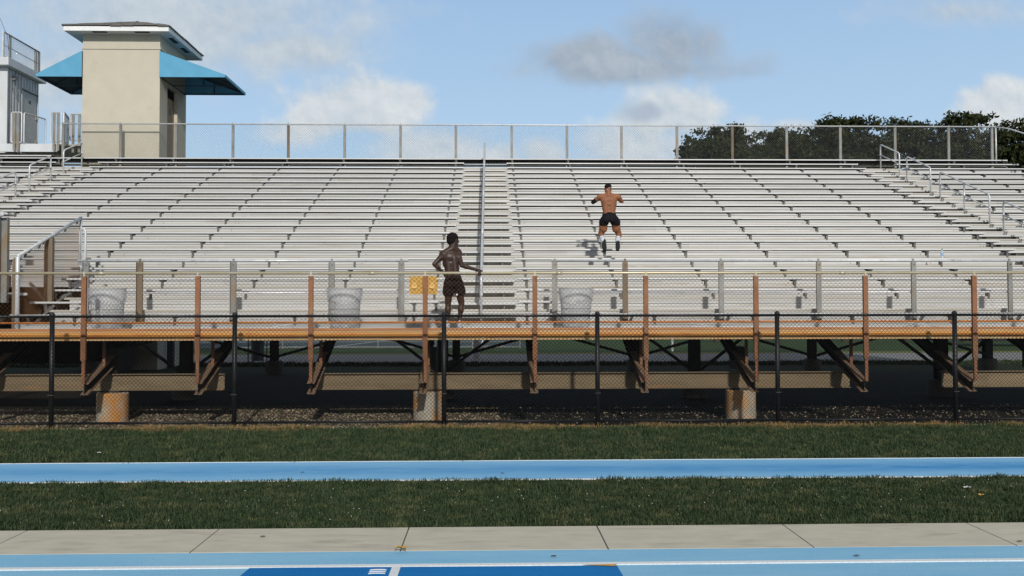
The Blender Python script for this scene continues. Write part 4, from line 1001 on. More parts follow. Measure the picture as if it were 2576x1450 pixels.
# deck between press box and tower
zd1 = at(90, 364, 31.75).z; zd0 = at(90, 384, 31.75).z
dkk = thing('access_deck', 'grey access deck between the press box and the tower', 'deck', (-16.3, 32.5, zd0))
MB().box(BXR+.02, -15.5, 31.6, 31.68, zd0, zd1).build('fascia', M['box'], dkk)
MB().box(BXR+.02, -14.7, 31.68, 35, zd1-.05, zd1).build('floor', M['nosing'], dkk)
MB().box(BXR+.02, -15.4, 31.7, 31.9, zd0-.5, zd0-.06).build('beam', M['column'], dkk)
def pipe_gate(label, x0, x1, y0_, y1_, Ya, Yb_, posts=(), mesh=True, xb=None):
    a_ = at(x0, y1_, Ya); b_ = at(x0, y0_, Ya); X1_ = at(x1, y1_, Yb_).x; zb_, zt_ = a_.z, b_.z
    t_ = thing('pipe_gate', label, 'gate', (a_.x, Ya, zb_), 'pipe framed mesh gates on the access deck')
    P = [Vector((a_.x, Ya, zb_)), Vector((a_.x, Ya, zt_)), Vector((X1_, Yb_, zt_)), Vector((X1_, Yb_, zb_))]
    r_ = .07; pts = []
    for i in range(4):
        c_ = P[i]; pr_ = P[i-1]; nx_ = P[(i+1) % 4]
        r2 = min(r_, (pr_-c_).length/3, (nx_-c_).length/3)
        pts += arc(c_+(pr_-c_).normalized()*r2, c_+(nx_-c_).normalized()*r2, c_, 3)
    pts.append(pts[0]); MB().tube(pts, .026, 8, cap=False).build('frame', M['galv'], t_, smooth=True)
    d = P[2]-P[1]; L_ = d.length
    if mesh: chain('mesh', M['silwire'], t_, P[0], tuple(d/L_), (0, 0, 1), L_, zt_-zb_, w=.09, r=.003)
    for f in posts:
        c_ = P[0]+(P[3]-P[0])*f; MB().bbox(c_.x-.045, c_.x+.045, c_.y-.06, c_.y-.035, zd0+.02, zt_-.02).build('channel_post', M['galvpost'], t_)
pipe_gate('narrow pipe frame with a channel post, in front of the press box ribs', 28, 54, 283, 359, 31.55, 31.55, (.35, .7))
pipe_gate('wider mesh gate standing open in front of the grey door', 60, 114, 284, 361, 31.55, 32.6)
pipe_gate('narrow pipe frame with two channel posts, halfway to the tower', 128, 154, 283, 357, 31.55, 31.55, (.35, .75))
pipe_gate('mesh gate beside the tower wall', 176, 207, 287, 354, 31.9, 31.9, (.3, .8))
pipe_gate('tilted narrow mesh gate left of the tower, seen nearly edge on', 160, 172, 282, 355, 31.45, 32.4)

# ------------------------------------------------------------------ trees behind
def tree(name_label, cx, cy, crown, trunk_r=.22, leaves=9000, seed=0):
    """crown: list of (dx,dy,z,rx,ry,rz) lobes"""
    R_ = np.random.default_rng(seed); t_ = thing('broadleaf_tree', name_label, 'tree', (cx, cy, GB), 'trees behind the grandstand')
    rr_ = random.Random(seed); mb = MB(); zc = sum(c_[2] for c_ in crown)/len(crown)
    base = Vector((cx, cy, GB)); fork = Vector((cx+rr_.uniform(-.4, .4), cy, GB+zc*.38))
    mb.tube([base, base.lerp(fork, .5)+Vector((.1, 0, 0)), fork], [trunk_r*1.3, trunk_r, trunk_r*.85], 9)
    tips = []
    for (dx, dy, z, rx, ry, rz) in crown:
        c_ = Vector((cx+dx, cy+dy, z)); m1 = fork.lerp(c_, .55)+Vector((rr_.uniform(-.4, .4), rr_.uniform(-.4, .4), -.4))
        mb.tube([fork, m1, c_], [trunk_r*.6, trunk_r*.35, trunk_r*.14], 7)
        for _ in range(7):
            v = Vector((rr_.gauss(0, 1), rr_.gauss(0, 1), rr_.gauss(0, .8))).normalized(); e_ = c_+Vector((v.x*rx, v.y*ry, v.z*rz))*.85
            s_ = m1.lerp(c_, rr_.uniform(.3, 1)); mb.tube([s_, s_.lerp(e_, .5)+Vector((0, 0, .15)), e_], [trunk_r*.16, trunk_r*.1, trunk_r*.04], 5)
    mb.build('trunk', M['bark'], t_)
    tot = sum(c_[3]*c_[4]*c_[5] for c_ in crown); C_ = []
    for (dx, dy, z, rx, ry, rz) in crown:
        k = int(120*rx*ry*rz/tot*3)+10
        v = R_.normal(size=(k, 3)); v /= np.linalg.norm(v, axis=1)[:, None]; rad = R_.uniform(.3, 1.25, k)[:, None]
        C_.append(np.array([cx+dx, cy+dy, z])+v*rad*np.array([rx, ry, rz]))
    C_ = np.concatenate(C_); n = leaves; ci = R_.integers(0, len(C_), n); cs = R_.uniform(.20, .60, len(C_))
    off = R_.normal(size=(n, 3))*np.array([1, 1, .55])*.52*cs[ci][:, None]
    P = C_[ci]+off; a1 = R_.normal(size=(n, 3)); a1 /= np.linalg.norm(a1, axis=1)[:, None]; a2 = np.cross(a1, R_.normal(size=(n, 3))); a2 /= np.linalg.norm(a2, axis=1)[:, None]
    s_ = R_.uniform(.08, .17, n)[:, None]
    V = np.stack([P-a1*s_, P+a2*s_*.5, P+a1*s_, P-a2*s_*.5], 1).reshape(-1, 3); b = np.arange(n)*4
    arr('crown', V, np.stack([b, b+1, b+2, b+3], 1), M['leaf'], t_)
def TP(x, y, Y): p = at(x, y, Y); return p
def tree_px(label, x, Y, lobes, seed, leaves):
    c = at(x, 400, Y).x; cr = []
    for (lx, ly, rx, ry) in lobes:
        p = at(lx, ly, Y); k = Y/2200; cr.append((p.x-c, rnd.uniform(-.8, .8), p.z, rx*k, rx*k*.8, ry*k))
    tree(label, c, Y, cr, .2, leaves, seed)
tree_px('leftmost tree behind the stand, a low rounded crown sloping down to the left', 1800, 58, [(1800, 372, 80, 42), (1740, 392, 48, 26), (1850, 350, 45, 32), (1836, 410, 90, 40)], 3, 15000)
tree_px('low dark tree crown between the leftmost tree and the tallest ones', 1950, 62, [(1940, 372, 70, 38), (1985, 350, 42, 30), (1920, 420, 80, 45), (2000, 410, 60, 45), (2030, 375, 45, 35)], 4, 14000)
tree_px('tall dark tree with a flat windswept top, left of the upper right handrail', 2120, 58, [(2110, 350, 90, 45), (2150, 310, 60, 17), (2090, 320, 45, 16), (2060, 380, 60, 40), (2180, 380, 55, 50), (2110, 420, 90, 40)], 5, 15000)
tree_px('airy tree with sky showing through, behind the topmost right handrail', 2275, 60, [(2270, 355, 65, 42), (2250, 315, 40, 16), (2310, 325, 40, 18), (2230, 390, 50, 40), (2320, 390, 50, 40)], 6, 8500)
tree_px('tall ragged tree right of the topmost handrail, with a feathery crown', 2420, 57, [(2420, 345, 70, 42), (2395, 312, 38, 16), (2450, 305, 36, 18), (2370, 385, 50, 45), (2460, 390, 60, 45), (2420, 420, 80, 40), (2492, 368, 40, 40)], 8, 11500)
tree_px('loose branched tree at the right edge beyond the fence corner', 2545, 58, [(2530, 345, 44, 34), (2575, 335, 44, 28), (2600, 380, 60, 50), (2520, 395, 34, 38), (2560, 400, 50, 30)], 9, 8000)

# ------------------------------------------------------------------ far things under the stand
ff = thing('court_fence', 'distant silver chain link fence round the courts, seen beneath the stand', 'fence', (-9, 49, GB))
fx0, fx1 = at(470, 860, 49).x, at(1308, 860, 49).x
for k in range(8):
    X = fx0+(fx1-fx0)*k/7; MB().tube([(X, 49, GB), (X, 49, GB+3)], .03, 6).build('post', M['galvpost'], ff)
MB().tube([(fx0, 49, GB+3), (fx1, 49, GB+3)], .03, 6).build('top_rail', M['galvpost'], ff)
MB().tube([(fx0, 49, GB+.08), (fx1, 49, GB+.08)], .025, 6).build('bottom_rail', M['galvpost'], ff)
MB().tube([(fx0, 49, GB+1.0), (fx1, 49, GB+1.0)], .02, 6).build('mid_rail', M['galvpost'], ff)
chain('mesh', M['silwire'], ff, (fx0, 48.98, GB), (1, 0, 0), (0, 0, 1), fx1-fx0, 3, w=.16, r=.004)
bn = thing('wire_bin', 'dark wire sided bin standing by the road beneath the stand', 'bin', gr(643, 914, GB))
bc = gr(643, 914, GB)
mb = MB()
for sx in (-1, 1):
    for sy in (-1, 1): mb.box(bc.x+sx*.3-.02, bc.x+sx*.3+.02, bc.y+.3+sy*.3-.02, bc.y+.3+sy*.3+.02, GB, GB+1.15)
mb.build('frame', M['bluebin'], bn); MB().bbox(bc.x-.36, bc.x+.36, bc.y-.06, bc.y+.66, GB+1.0, GB+1.2, .03).build('lid', M['bluebin'], bn)
MB().lathe([(.24, GB+.08), (.28, GB+.95)], (bc.x, bc.y+.3, 0), 16).build('drum', M['bluebin'], bn)
chain('mesh', M['silwire'], bn, (bc.x-.3, bc.y-.01, GB+.1), (1, 0, 0), (0, 0, 1), .6, .9, w=.07, r=.003)
for i, (px, lb) in enumerate(((1198, 'pale square post on the verge beneath the stand, below the standing person'), (1692, 'thin pale marker post on the far grass, seen beneath the stand'))):
    p = gr(px, (905, 884)[i], GB); mp_ = MB().bbox(p.x-(.13, .05)[i], p.x+(.13, .05)[i], p.y, p.y+.2, GB, GB+(2.4, 1.0)[i], .01)
    tag(mp_.build('marker_post', M['soffit'], loc=p), lb, 'post')
def car():
    c = gr(2485, 872, GB); Y = c.y; t_ = thing('parked_car', 'dark parked car beyond the grass, only its bright wheel showing beneath the stand', 'car', (c.x, Y, GB))
    prof = [(-.75, .30), (3.45, .30), (3.6, .55), (3.5, .82), (2.8, .92), (2.1, 1.36), (.7, 1.40), (-.0, .98), (-.8, .86), (-.9, .6)]
    bd = MB(); n = len(prof)
    bd.add([(c.x+a_, Y+.0, GB+b_) for a_, b_ in prof]+[(c.x+a_, Y+1.7, GB+b_) for a_, b_ in prof], [tuple(range(n)), tuple(range(n, 2*n))[::-1]]+[(i, n+i, n+(i+1) % n, (i+1) % n) for i in range(n)])
    bd.build('body', M['carpaint'], t_)
    MB().poly([(c.x+.15, Y-.004, GB+.98), (c.x+2.55, Y-.004, GB+.98), (c.x+2.05, Y-.004, GB+1.30), (c.x+.75, Y-.004, GB+1.33)], (0, -.006, 0)).build('window', M['glass'], t_)
    for dx in (0, 2.75):
        w_ = MB().tube([(c.x+dx, Y-.03, GB+.34), (c.x+dx, Y+.2, GB+.34)], .34, 24).build('wheel', M['rubber'], t_)
        rm = MB()
        for k in range(10):
            t = 2*PI*k/10; rm.bar((c.x+dx, Y-.04, GB+.34), (c.x+dx+.24*math.cos(t), Y-.04, GB+.34+.24*math.sin(t)), .03, .05, up=(0, 1, 0))
        rm.tube([(c.x+dx, Y-.036, GB+.34), (c.x+dx, Y-.032, GB+.34)], .25, 24); rm.build('rim', M['white'], w_)
    for dx in (-.86, 3.5): MB().box(c.x+dx, c.x+dx+.08, Y+.1, Y+.4, GB+.62, GB+.74).build('headlight', M['soffit'], t_)
car()

# ------------------------------------------------------------------ bins, board, bottle, litter
def can(px, label, full):
    p = at(px, 800, 16.75); c = (p.x, 16.75, WALK); t_ = thing('trash_can', label, 'trash can', c, 'round wire mesh trash cans on the walkway')
    r0_, r1_, h_ = .255, .315, .76
    mb = MB()
    for z in (.0, .38, h_): 
        r_ = r0_+(r1_-r0_)*z/h_; mb.tube([(c[0]+r_*math.cos(t), c[1]+r_*math.sin(t), c[2]+z+.01) for t in [2*PI*i/28 for i in range(29)]], .012 if z else .01, 6, cap=False)
    mb.build('hoops', M['canmesh'], t_)
    w_ = MB(); na = 30; nz = 13
    for i in range(na):
        for sgn in (1, -1):
            pts = []
            for k in range(nz+1):
                z = h_*k/nz; r_ = r0_+(r1_-r0_)*k/nz; th = 2*PI*(i+sgn*.5*(k % 2))/na; pts.append((c[0]+r_*math.cos(th), c[1]+r_*math.sin(th), c[2]+z))
            w_.tube(pts, .0035, 3, cap=False)
    w_.build('wire_mesh', M['canmesh'], t_)
    ln_ = MB(); n = 48; rows = [(-.004, .03, .2), (-.012, .2, .24), (-.006, .45, .25), (.0, .70, .27), (.006, h_+.012, .3), (.02, h_+.02, .3), (.026, h_-.08, .3), (.022, h_-.20, .3), (.030, h_-.22, .3)]
    for (o_, z, _) in rows:
        r_ = r0_+(r1_-r0_)*min(z, h_)/h_+o_
        for k in range(n):
            t = 2*PI*k/n; rip = .008*math.sin(k*2.6+z*7)*(1 if z > .1 else .3); zz = z+(.02*math.sin(k*.9+px) if o_ > .021 else 0)
            ln_.v.append((c[0]+(r_+rip)*math.cos(t), c[1]+(r_+rip)*math.sin(t), c[2]+zz))
    for i in range(len(rows)-1):
        for k in range(n): ln_.f.append([i*n+k, i*n+(k+1) % n, (i+1)*n+(k+1) % n, (i+1)*n+k]); ln_.m.append(0)
    ln_.build('liner', M['liner'], t_, smooth=True)
    if full:
        kn = MB(); kn.cap((c[0]-.02, c[1]-.335, c[2]+.53), (c[0]+.03, c[1]-.345, c[2]+.55), .018, .022, 8); kn.cap((c[0]+.02, c[1]-.34, c[2]+.54), (c[0]+.12, c[1]-.33, c[2]+.50), .012, .006, 8); kn.build('bag_knot', M['liner'], t_, smooth=True)
    for k in range(7):
        a1 = rnd.uniform(-2.6, -.5); rr_ = rnd.uniform(.1, .19)
    lt = MB()
    for k in range(6):
        a1 = rnd.uniform(0, 2*PI); rr_ = rnd.uniform(.05, .16); x_, y_ = c[0]+rr_*math.cos(a1), c[1]+rr_*math.sin(a1)
        lt.bbox(x_-.05, x_+.05, y_-.03, y_+.03, c[2]+.03+.02*k, c[2]+.06+.02*k, .008)
    lt.build('rubbish', M['paper'], t_)
can(270, 'left wire mesh trash can with a clear liner, beside the stair opening', 0)
can(867, 'middle wire mesh trash can, left of the yellow board', 0)
can(1449, 'right wire mesh trash can with a knotted clear liner, right of the centre stair', 1)
yb_ = thing('yellow_board', 'ochre yellow plastic board with two peeling tabs hanging on the front guard', 'board', at(1064, 740, 15.735))
a_, b_ = at(1030, 741, 15.735), at(1100, 695, 15.735)
def rrect(x0, x1, z0, z1, r, y):
    pts = []
    for cx_, cz_, a0 in ((x1-r, z0+r, -PI/2), (x1-r, z1-r, 0), (x0+r, z1-r, PI/2), (x0+r, z0+r, PI)):
        for k in range(5): t = a0+PI/2*k/4; pts.append((cx_+r*math.cos(t), y, cz_+r*math.sin(t)))
    return pts
MB().poly(rrect(a_.x, b_.x, a_.z, b_.z, .03, 15.728), (0, .012, 0)).build('panel', M['yellow'], yb_)
for (px, tilt) in ((1042, 0), (1087, -.12)):
    p = at(px, 718, 15.70); mb = MB(); w_, h_ = .043, .058
    c_, s_ = math.cos(tilt), math.sin(tilt)
    q = [(-w_, -h_), (w_, -h_), (w_, h_), (-w_, h_)]; P4 = [(p.x+x_*c_-z_*s_, 15.700 if z_ < 0 else 15.722, p.z+x_*s_+z_*c_) for x_, z_ in q]
    mb.poly(P4, (0, .003, 0)); o = mb.build('tab', M['yellow'], yb_)
    MB().tube([(p.x, 15.706, p.z), (p.x, 15.699, p.z)], .008, 8).build('bolt', M['gusset'], o)
bp = Vector((at(2371, 643, 20.72).x, ys(5)+.12, zs(5)+.003))
bo = thing('water_bottle', 'clear plastic water bottle with a blue label and green cap on a bench', 'bottle', bp)
MB().lathe([(.028, .0), (.032, .01), (.032, .055), (.0325, .06), (.0325, .115), (.032, .12), (.031, .15), (.024, .175), (.013, .19), (.013, .2)], bp, 18).build('body', M['bottle'], bo, smooth=True)
MB().lathe([(.0335, .055), (.0335, .118)], bp, 18, cap=False).build('label', M['labelb'], bo, smooth=True)
MB().lathe([(.015, .199), (.015, .222)], bp, 14).build('cap', M['bottlecap'], bo)
def litter(px, py, m_, name, label, s_):
    p = gr(px, py, .045); mb = MB(); n = 5
    for i in range(n):
        for j in range(n): mb.v.append((p.x+(i/(n-1)-.5)*s_*1.5, p.y+(j/(n-1)-.5)*s_, p.z+rnd.uniform(0, s_*.45)))
    for i in range(n-1):
        for j in range(n-1): mb.f.append([i*n+j, (i+1)*n+j, (i+1)*n+j+1, i*n+j+1]); mb.m.append(0)
    tag(mb.build(name, m_, loc=p), label, 'litter' if 'paper' in name else 'leaf')
litter(2434, 1228, M['paper'], 'crumpled_paper', 'crumpled white paper in the grass near the right edge', .05)
litter(249, 1140, M['paper'], 'crumpled_paper', 'small white paper scrap in the far grass strip at the left', .035)
litter(2468, 1246, M['fallen'], 'fallen_leaf', 'ochre leaf in the grass just right of the crumpled paper', .035)
litter(1008, 1381, M['fallen'], 'fallen_leaf', 'brown curled leaf lying on the concrete joint', .06)
for k, (px, py, w_) in enumerate(((1205, 1439-218, .03),)): pass
# dark flecks: fallen bits on path and runway, real thin chips
for k, (px, py, lb) in enumerate(((661, 1349, 'small dark chip on the concrete left of the leaf'), (1393, 1398, 'dark chip on the pale blue track in the middle'), (2156, 1366+31, 'dark chip on the pale blue track at the right'), (761, 1188, 'dark chip on the blue runway at the left'), (1264, 1190, 'dark chip on the blue runway near the middle'), (2566, 1361, 'dark clump on the concrete at the right edge'))):
    p = gr(px, py, .024); m__ = MB()
    m__.lathe([(.019, 0), (.015, .003)], (0, 0, 0), 9); m__.v = [(p.x+x_*1.3+rnd.uniform(-.004, .004), p.y+y_*.7, p.z-.001+z_) for x_, y_, z_ in m__.v]
    tag(m__.build('fallen_chip', M['gusset'], loc=p), lb, 'chip', 'dark chips on the ground')

# ------------------------------------------------------------------ people
def remesh(mb, name, m_, parent, vox=.008, smooth=4, fac=.5):
    me = mb.mesh(name, (0, 0, 0)); o = bpy.data.objects.new(name, me); col.objects.link(o)
    r = o.modifiers.new('r', 'REMESH'); r.mode = 'VOXEL'; r.voxel_size = vox; r.adaptivity = 0
    s_ = o.modifiers.new('s', 'SMOOTH'); s_.factor = fac; s_.iterations = smooth
    bpy.context.view_layer.update()
    dg = bpy.context.evaluated_depsgraph_get(); me2 = bpy.data.meshes.new_from_object(o.evaluated_get(dg)); bpy.data.objects.remove(o)
    me2.name = name; org = wloc(parent); me2.transform(Matrix.Translation(-org))
    me2.polygons.foreach_set('use_smooth', [True]*len(me2.polygons)); me2.materials.clear(); me2.materials.append(m_)
    ob = bpy.data.objects.new(name, me2); col.objects.link(ob); ob.parent = parent
    return ob
def hand(mb, wrist, pdir, nrm, side, curl, s_=1.0, spread=.12, pat=(.9, 1.0, .6)):
    """pdir: wrist->knuckles, nrm: back-of-hand normal, side: +1/-1 thumb side, curl: list of bend angles per finger"""
    pdir = Vector(pdir).normalized(); nrm = Vector(nrm); nrm = (nrm-pdir*nrm.dot(pdir)).normalized(); lat = pdir.cross(nrm)*side
    K = []
    for i in range(4):
        off = (.030-.020*i)*s_; k = wrist+pdir*(.092-.004*abs(i-1))*s_+lat*off; K.append(k)
        mb.cap(wrist+lat*off*.55+pdir*.012*s_, k, .016*s_, .0125*s_, 8)
    L_ = [(.042, .026, .021), (.046, .030, .022), (.043, .028, .021), (.034, .021, .019)]
    for i in range(4):
        p = K[i]; d = (pdir+lat*spread*(1.2-.8*i)).normalized(); ang = 0
        for j in range(3):
            ang += curl[i]*pat[j]
            dd_ = d*math.cos(ang)-nrm*math.sin(ang); q = p+dd_*L_[i][j]*s_; mb.cap(p, q, (.0098, .0088, .0078)[j]*s_, (.0088, .0078, .0068)[j]*s_, 8); p = q
    t0 = wrist+pdir*.022*s_+lat*.026*s_; t1 = t0+(pdir*.55+lat*.75-nrm*.25).normalized()*.042*s_; t2 = t1+(pdir*.9+lat*.25-nrm*.35).normalized()*.032*s_; t3 = t2+(pdir*.95-nrm*.45).normalized()*.026*s_
    mb.cap(t0, t1, .016*s_, .0125*s_, 8); mb.cap(t1, t2, .0118*s_, .0105*s_, 8); mb.cap(t2, t3, .010*s_, .008*s_, 8)
def head(mb, c, yaw, pitch=0., s_=1.0):
    """c centre of skull, facing direction +Y rotated by yaw (to +X)"""
    q = Quaternion((0, 0, 1), -yaw) @ Quaternion((1, 0, 0), pitch)
    def P(x, y, z): return c+q @ (Vector((x, y, z))*s_)
    mb.ell(P(0, -.012, .02), (.074*s_, .093*s_, .088*s_), q); mb.ell(P(0, .02, -.025), (.064*s_, .072*s_, .075*s_), q); mb.ell(P(0, .048, -.075), (.042*s_, .036*s_, .034*s_), q)
    mb.cap(P(-.05, .01, -.07), P(-.02, .055, -.092), .02*s_, .018*s_, 8); mb.cap(P(.05, .01, -.07), P(.02, .055, -.092), .02*s_, .018*s_, 8)
    mb.cap(P(0, .088, .005), P(0, .106, -.032), .009*s_, .015*s_, 8); mb.ell(P(0, .096, -.036), (.019*s_, .012*s_, .010*s_), q)
    mb.ell(P(0, .086, -.060), (.024*s_, .010*s_, .007*s_), q); mb.ell(P(0, .085, -.070), (.022*s_, .010*s_, .007*s_), q)
    mb.cap(P(-.03, .076, .022), P(.03, .076, .022), .013*s_, .013*s_, 8)
    for sx in (-1, 1):
        mb.ell(P(sx*.077, -.005, -.018), (.010*s_, .020*s_, .032*s_), q @ Quaternion((0, 1, 0), sx*.25)); mb.ell(P(sx*.045, .06, -.03), (.02*s_, .018*s_, .018*s_), q)
    return P, q
def eyes(P, q, s_, par):
    for sx in (-1, 1):
        o = MB().ell(P(sx*.031, .074, .003), (.012*s_, .012*s_, .010*s_), q, 12).build('eye', M['eye'], par, smooth=True)
        MB().ell(P(sx*.031, .0835, .003), (.005*s_, .004*s_, .005*s_), q, 10).build('iris', M['pupil'], o, smooth=True)

def standing():
    Yp = 16.02
    def p(x, y, dy=0.): return at(x, y, Yp+dy)
    base = p(1141, 831); base.z = WALK
    t_ = thing('person', 'shirtless person in black shorts standing with one hand on the front rail', 'person', base)
    b = MB()
    hc = p(1140.5, 603.5, .03)
    P, q = head(b, hc, math.radians(48), math.radians(4), 1.16)
    b.cap(p(1140, 612, .01), p(1138, 628, .01), .078, .080)
    b.cap(p(1136, 627, -.02), p(1120, 636, -.03), .066, .064); b.cap(p(1140, 624, -.0), p(1149, 631, .03), .066, .066)
    # torso
    Ls, Rs = p(1116, 640, -.02), p(1149.5, 636.5, .05)
    b.cap(p(1138, 628, -.01), Ls, .052, .055); b.cap(p(1139, 627, .0), Rs, .05, .055)
    b.cap(p(1137, 634, -.02), p(1126, 641, -.04), .055, .05); b.cap(p(1138, 634, -.01), p(1146, 640, .0), .055, .05)
    b.cap(Ls, Rs, .076, .076); b.ell(p(1133, 648, .0), (.178, .115, .13), Quaternion((0, 0, 1), .18)); b.ell(p(1134.5, 663, .01), (.162, .108, .13), Quaternion((0, 0, 1), .18))
    b.ell(p(1137, 675, .015), (.142, .10, .11)); b.ell(p(1139, 688, .015), (.137, .10, .10)); b.ell(p(1140.5, 702, .01), (.155, .115, .11))
    b.ell(p(1122.5, 650, -.055), (.062, .042, .09), Quaternion((0, 1, 0), .2)); b.ell(p(1143.5, 649, -.03), (.062, .044, .09), Quaternion((0, 1, 0), -.2))
    for sx in (-1, 1): b.cap(p(1134+sx*8, 650, -.03), p(1138.5+sx*8, 694, -.02), .074, .076, 16)
    b.ell(Ls+Vector((-.018, 0, -.012)), (.070, .068, .080)); b.ell(Rs+Vector((.026, 0, -.008)), (.072, .070, .084))
    # left arm, hand on hip
    Le, Lw = p(1092.5, 665, -.10), p(1116, 687, -.02)
    b.cap(Ls+Vector((-.015, 0, -.02)), Le, .056, .040); b.ell(Ls.lerp(Le, .42), (.052, .055, .07), Quaternion((0, 1, 0), .8)); b.cap(Le, Lw, .042, .026); b.ell(Le.lerp(Lw, .28), (.046, .044, .06), Quaternion((0, 1, 0), -.8))
    hand(b, Lw, (.35, .35, -.75), (-.8, -.5, -.2), -1, [.25, .3, .3, .35])
    # right arm, hand over the rail
    Re, Rw = p(1161.5, 668, -.14), at(1200.5, 680, 15.79)
    b.cap(Rs+Vector((.02, 0, -.02)), Re, .058, .042); b.ell(Rs.lerp(Re, .4), (.052, .058, .08), Quaternion((0, 1, 0), -.3)); b.cap(Re, Rw, .044, .027); b.ell(Re.lerp(Rw, .25), (.062, .046, .044), Quaternion((0, 1, 0), .35))
    kn = at(1210.5, 684.0, 15.69)
    hand(b, Rw, Vector((kn.x, 15.672, 2.688))-Rw, (.1, .25, 1), 1, [1.0, 1.05, 1.0, .95], 1.22, pat=(1.15, .35, .3))
    # legs
    for (h0, k0, a0, f0, sx) in ((p(1131, 712, .0), p(1127, 764, .03), p(1126, 815, .0), p(1126, 829, .14), -1), (p(1150, 712, .02), p(1161, 763, .06), p(1155.5, 814, .0), p(1158, 829, .14), 1)):
        b.cap(h0, k0, .095, .060); b.ell(h0.lerp(k0, .35)+Vector((sx*.008, .0, 0)), (.092, .095, .15)); b.ell(k0+Vector((0, .015, 0)), (.055, .055, .06))
        b.cap(k0, a0, .056, .036); b.ell(k0.lerp(a0, .3)+Vector((0, -.022, 0)), (.060, .056, .10)); b.cap(a0, Vector((f0.x, f0.y, WALK+.05)), .036, .034)
    for sx in (-1, 1): b.ell(p(1141+sx*10, 712, -.05), (.085, .08, .09))
    remesh(b, 'body', M['skinA'], t_, .0066, 9, .45)
    eyes(P, q, 1.16, t_)
    h_ = MB(); h_.ell(P(0, -.018, .030), (.102, .116, .104), q, 20); h_.ell(P(0, -.048, -.018), (.092, .082, .080), q, 20)
    remesh(h_, 'hair', M['hair'], t_, .008, 2)
    s_ = MB(); s_.ell(p(1140.5, 703, .01), (.162, .125, .085)); s_.ell(p(1140.5, 697, .01), (.150, .118, .06))
    for sx in (-1, 1): s_.ell(p(1141+sx*10, 714, -.05), (.098, .092, .10))
    s_.cap(p(1130, 712), p(1127.5, 735, .01), .103, .108); s_.cap(p(1151, 712, .02), p(1157.5, 733, .03), .103, .106)
    so = remesh(s_, 'shorts', M['shorts'], t_, .009, 3)
    MB().box(*[v for v in (p(1148, 744).x, p(1152, 744).x)], 15.90, 15.903, p(1150, 744).z, p(1150, 740).z).build('logo_patch', M['white'], so)
    for (px, dx) in ((1126, 0), (1156.5, .02)):
        k = MB(); a0 = p(px, 816); k.cap(Vector((a0.x, a0.y, WALK+.145)), Vector((a0.x, a0.y, WALK+.07)), .041, .043); remesh(k, 'sock', M['sock'], t_, .008, 2)
        k = MB(); k.cap(Vector((a0.x, a0.y-.03, WALK+.048)), Vector((a0.x+dx, a0.y+.19, WALK+.038)), .048, .038); k.cap(Vector((a0.x, a0.y-.02, WALK+.06)), Vector((a0.x, a0.y+.04, WALK+.085)), .046, .042)
        k.bbox(a0.x-.045, a0.x+.048, a0.y-.075, a0.y+.21, WALK+.004, WALK+.03, .01); remesh(k, 'shoe', M['shoewht'], t_, .008, 2)
standing()

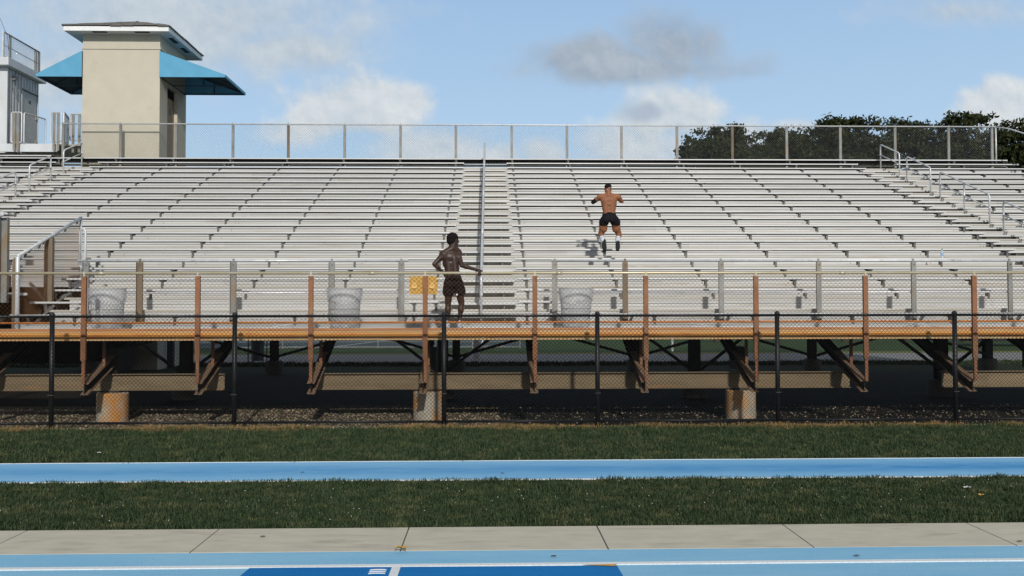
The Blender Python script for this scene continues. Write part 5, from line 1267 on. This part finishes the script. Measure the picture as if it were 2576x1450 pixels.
def jumper():
    Yp = 20.35
    def p(x, y, dy=0.): return at(x, y, Yp+dy)
    base = p(1535, 636, -.2)
    t_ = thing('person', 'shirtless person in black shorts caught mid jump above the benches, seen from behind', 'person', base)
    b = MB(); hc = p(1529.5, 475.5, .06)
    P, q = head(b, hc, 0, math.radians(-14), 1.10)
    b.cap(p(1530, 480, .03), p(1531, 494, .0), .066, .074); b.cap(p(1530, 489, .0), p(1512, 493, -.01), .040, .048); b.cap(p(1531, 489, .0), p(1550, 493, -.01), .040, .048)
    Ls, Rs = p(1512, 495.5, .0), p(1552.5, 495.5, .0)
    b.cap(Ls, Rs, .068, .068); b.ell(p(1531.5, 504, .0), (.205, .115, .13)); b.ell(p(1532, 514, .0), (.188, .108, .13)); b.ell(p(1532, 525, .01), (.168, .102, .11)); b.ell(p(1532.5, 535, .01), (.160, .105, .10)); b.ell(p(1533, 546, .0), (.158, .115, .10))
    for sx in (-1, 1):
        b.ell(p(1531.5+sx*12, 502.5, -.048), (.075, .048, .095), Quaternion((0, 1, 0), -sx*.25)); b.cap(p(1531.5+sx*8.5, 504, -.034), p(1532+sx*7.5, 536, -.022), .080, .074, 16)
        b.ell(p(1533+sx*7.5, 551, -.055), (.088, .085, .09))
    b.ell(Ls+Vector((-.03, 0, -.005)), (.068, .066, .072)); b.ell(Rs+Vector((.03, 0, -.005)), (.068, .066, .072))
    Le, Re = p(1492, 509, .10), p(1564.5, 507.5, .10)
    for S_, E_, sx in ((Ls, Le, -1), (Rs, Re, 1)):
        b.cap(S_+Vector((sx*.03, 0, 0)), E_, .056, .043); b.ell(S_.lerp(E_, .5)+Vector((0, 0, .0)), (.066, .06, .054))
        W_ = E_+Vector((-sx*.10, .21, .10)); b.cap(E_, W_, .044, .028); b.ell(E_.lerp(W_, .3), (.047, .056, .047))
        hand(b, W_, (-sx*.5, .5, .55), (sx*.2, -.5, .7), -sx, [.8, .85, .9, .9], .98)
    legs = []
    for sx, hx, kx, ax, ay in ((-1, 1523, 1511.5, 1516, 600), (1, 1543.5, 1557, 1554, 601)):
        h0, k0, a0 = p(hx, 552, .0), p(kx, 591, .20), p(ax, ay+3, -.13)
        b.cap(h0, k0, .104, .070); b.ell(h0.lerp(k0, .5), (.098, .095, .14), Quaternion((0, 1, 0), sx*.3)); b.ell(k0, (.070, .068, .072))
        b.cap(k0, a0, .066, .042); b.ell(k0.lerp(a0, .32)+Vector((0, 0, -.012)), (.068, .095, .060))
        toe = p(1521 if sx < 0 else 1554, 630, -.12); b.cap(a0, a0.lerp(toe, .5)+Vector((0, .03, 0)), .038, .034); legs.append((k0, a0, toe, sx))
    remesh(b, 'body', M['skinB'], t_, .0068, 10, .45)
    eyes(P, q, 1.10, t_)
    h_ = MB(); h_.ell(P(0, -.014, .034), (.086, .106, .096), q, 20); h_.ell(P(0, -.052, .022), (.074, .060, .066), q, 20)
    remesh(h_, 'hair', M['hair'], t_, .008, 2)
    s_ = MB(); s_.ell(p(1532.5, 541, .005), (.168, .128, .09)); s_.ell(p(1532.5, 549, -.01), (.178, .135, .10))
    for sx in (-1, 1): s_.ell(p(1533+sx*7.5, 552, -.055), (.10, .098, .10))
    s_.cap(p(1523, 552), p(1519, 559.5, .05), .112, .118); s_.cap(p(1543.5, 552), p(1548.5, 559.5, .05), .112, .118)
    remesh(s_, 'shorts', M['shorts'], t_, .009, 3)
    sl = MB(); W_ = Le+Vector((.10, .21, .10)); sl.cap(Ls.lerp(Le, .62)+Vector((-.01, 0, 0)), Le, .056, .050); sl.cap(Le, Le.lerp(W_, .75), .052, .036)
    remesh(sl, 'arm_sleeve', M['sleeve'], t_, .008, 2)
    MB().tube([P(-.045, -.10, -.075), P(-.02, -.108, -.045), P(.02, -.106, -.01), P(.055, -.08, .0), P(.075, -.01, -.01)], .0035, 5).build('earphone_cord', M['paper'], t_)
    for k0, a0, toe, sx in legs:
        c_ = MB(); c_.cap(a0.lerp(k0, .30), a0+Vector((0, 0, -.01)), .066, .056); c_.cap(a0, a0.lerp(toe, .25)+Vector((0, .02, 0)), .055, .048); remesh(c_, 'sock', M['sock'], t_, .008, 2)
        # shoe hangs toe-down with the sole towards the camera
        heel = a0+Vector(((toe.x-a0.x)*.6, -.035, -.03)); d = (toe-heel).normalized()
        k = MB(); k.cap(heel+Vector((0, .045, 0)), heel.lerp(toe, .45)+Vector((0, .05, 0)), .050, .048); k.cap(heel.lerp(toe, .45)+Vector((0, .045, 0)), toe+Vector((0, .035, .015)), .052, .042)
        k.cap(heel+Vector((0, .02, .01)), heel+Vector((0, .08, .03)), .040, .040)
        so = []; n = 22
        for i in range(n):      # sole outline: heel, waist, ball
            t = 2*PI*i/n; v = -math.cos(t); hw = .057+.010*max(0, v)-.008*math.exp(-(v+.05)**2*8); c0 = heel.lerp(toe, .5+.54*v); so.append(c0+Vector((math.sin(t)*hw, -.008, 0)))
        k.poly(so, (0, .035, 0)); sh = remesh(k, 'shoe', M['shoeblk'], t_, .0065, 2)
        lug = MB()
        for j in range(7):
            c0 = heel.lerp(toe, .06+.14*j); hw = .028+.009*(j > 3); lug.bar(c0+Vector((-hw, -.009, .004)), c0+Vector((hw, -.009, -.004)), .008, .012, up=(0, 0, 1))
        lug.build('tread_lugs', M['shoeblk'], sh)
        if sx > 0: MB().tube([a0+Vector((.05, -.02, -.06)), a0+Vector((.085, -.03, -.05)), a0+Vector((.10, -.03, -.075)), a0+Vector((.07, -.03, -.085)), a0+Vector((.105, -.03, -.10))], .004, 5).build('lace', M['shoeblk'], sh)
jumper()
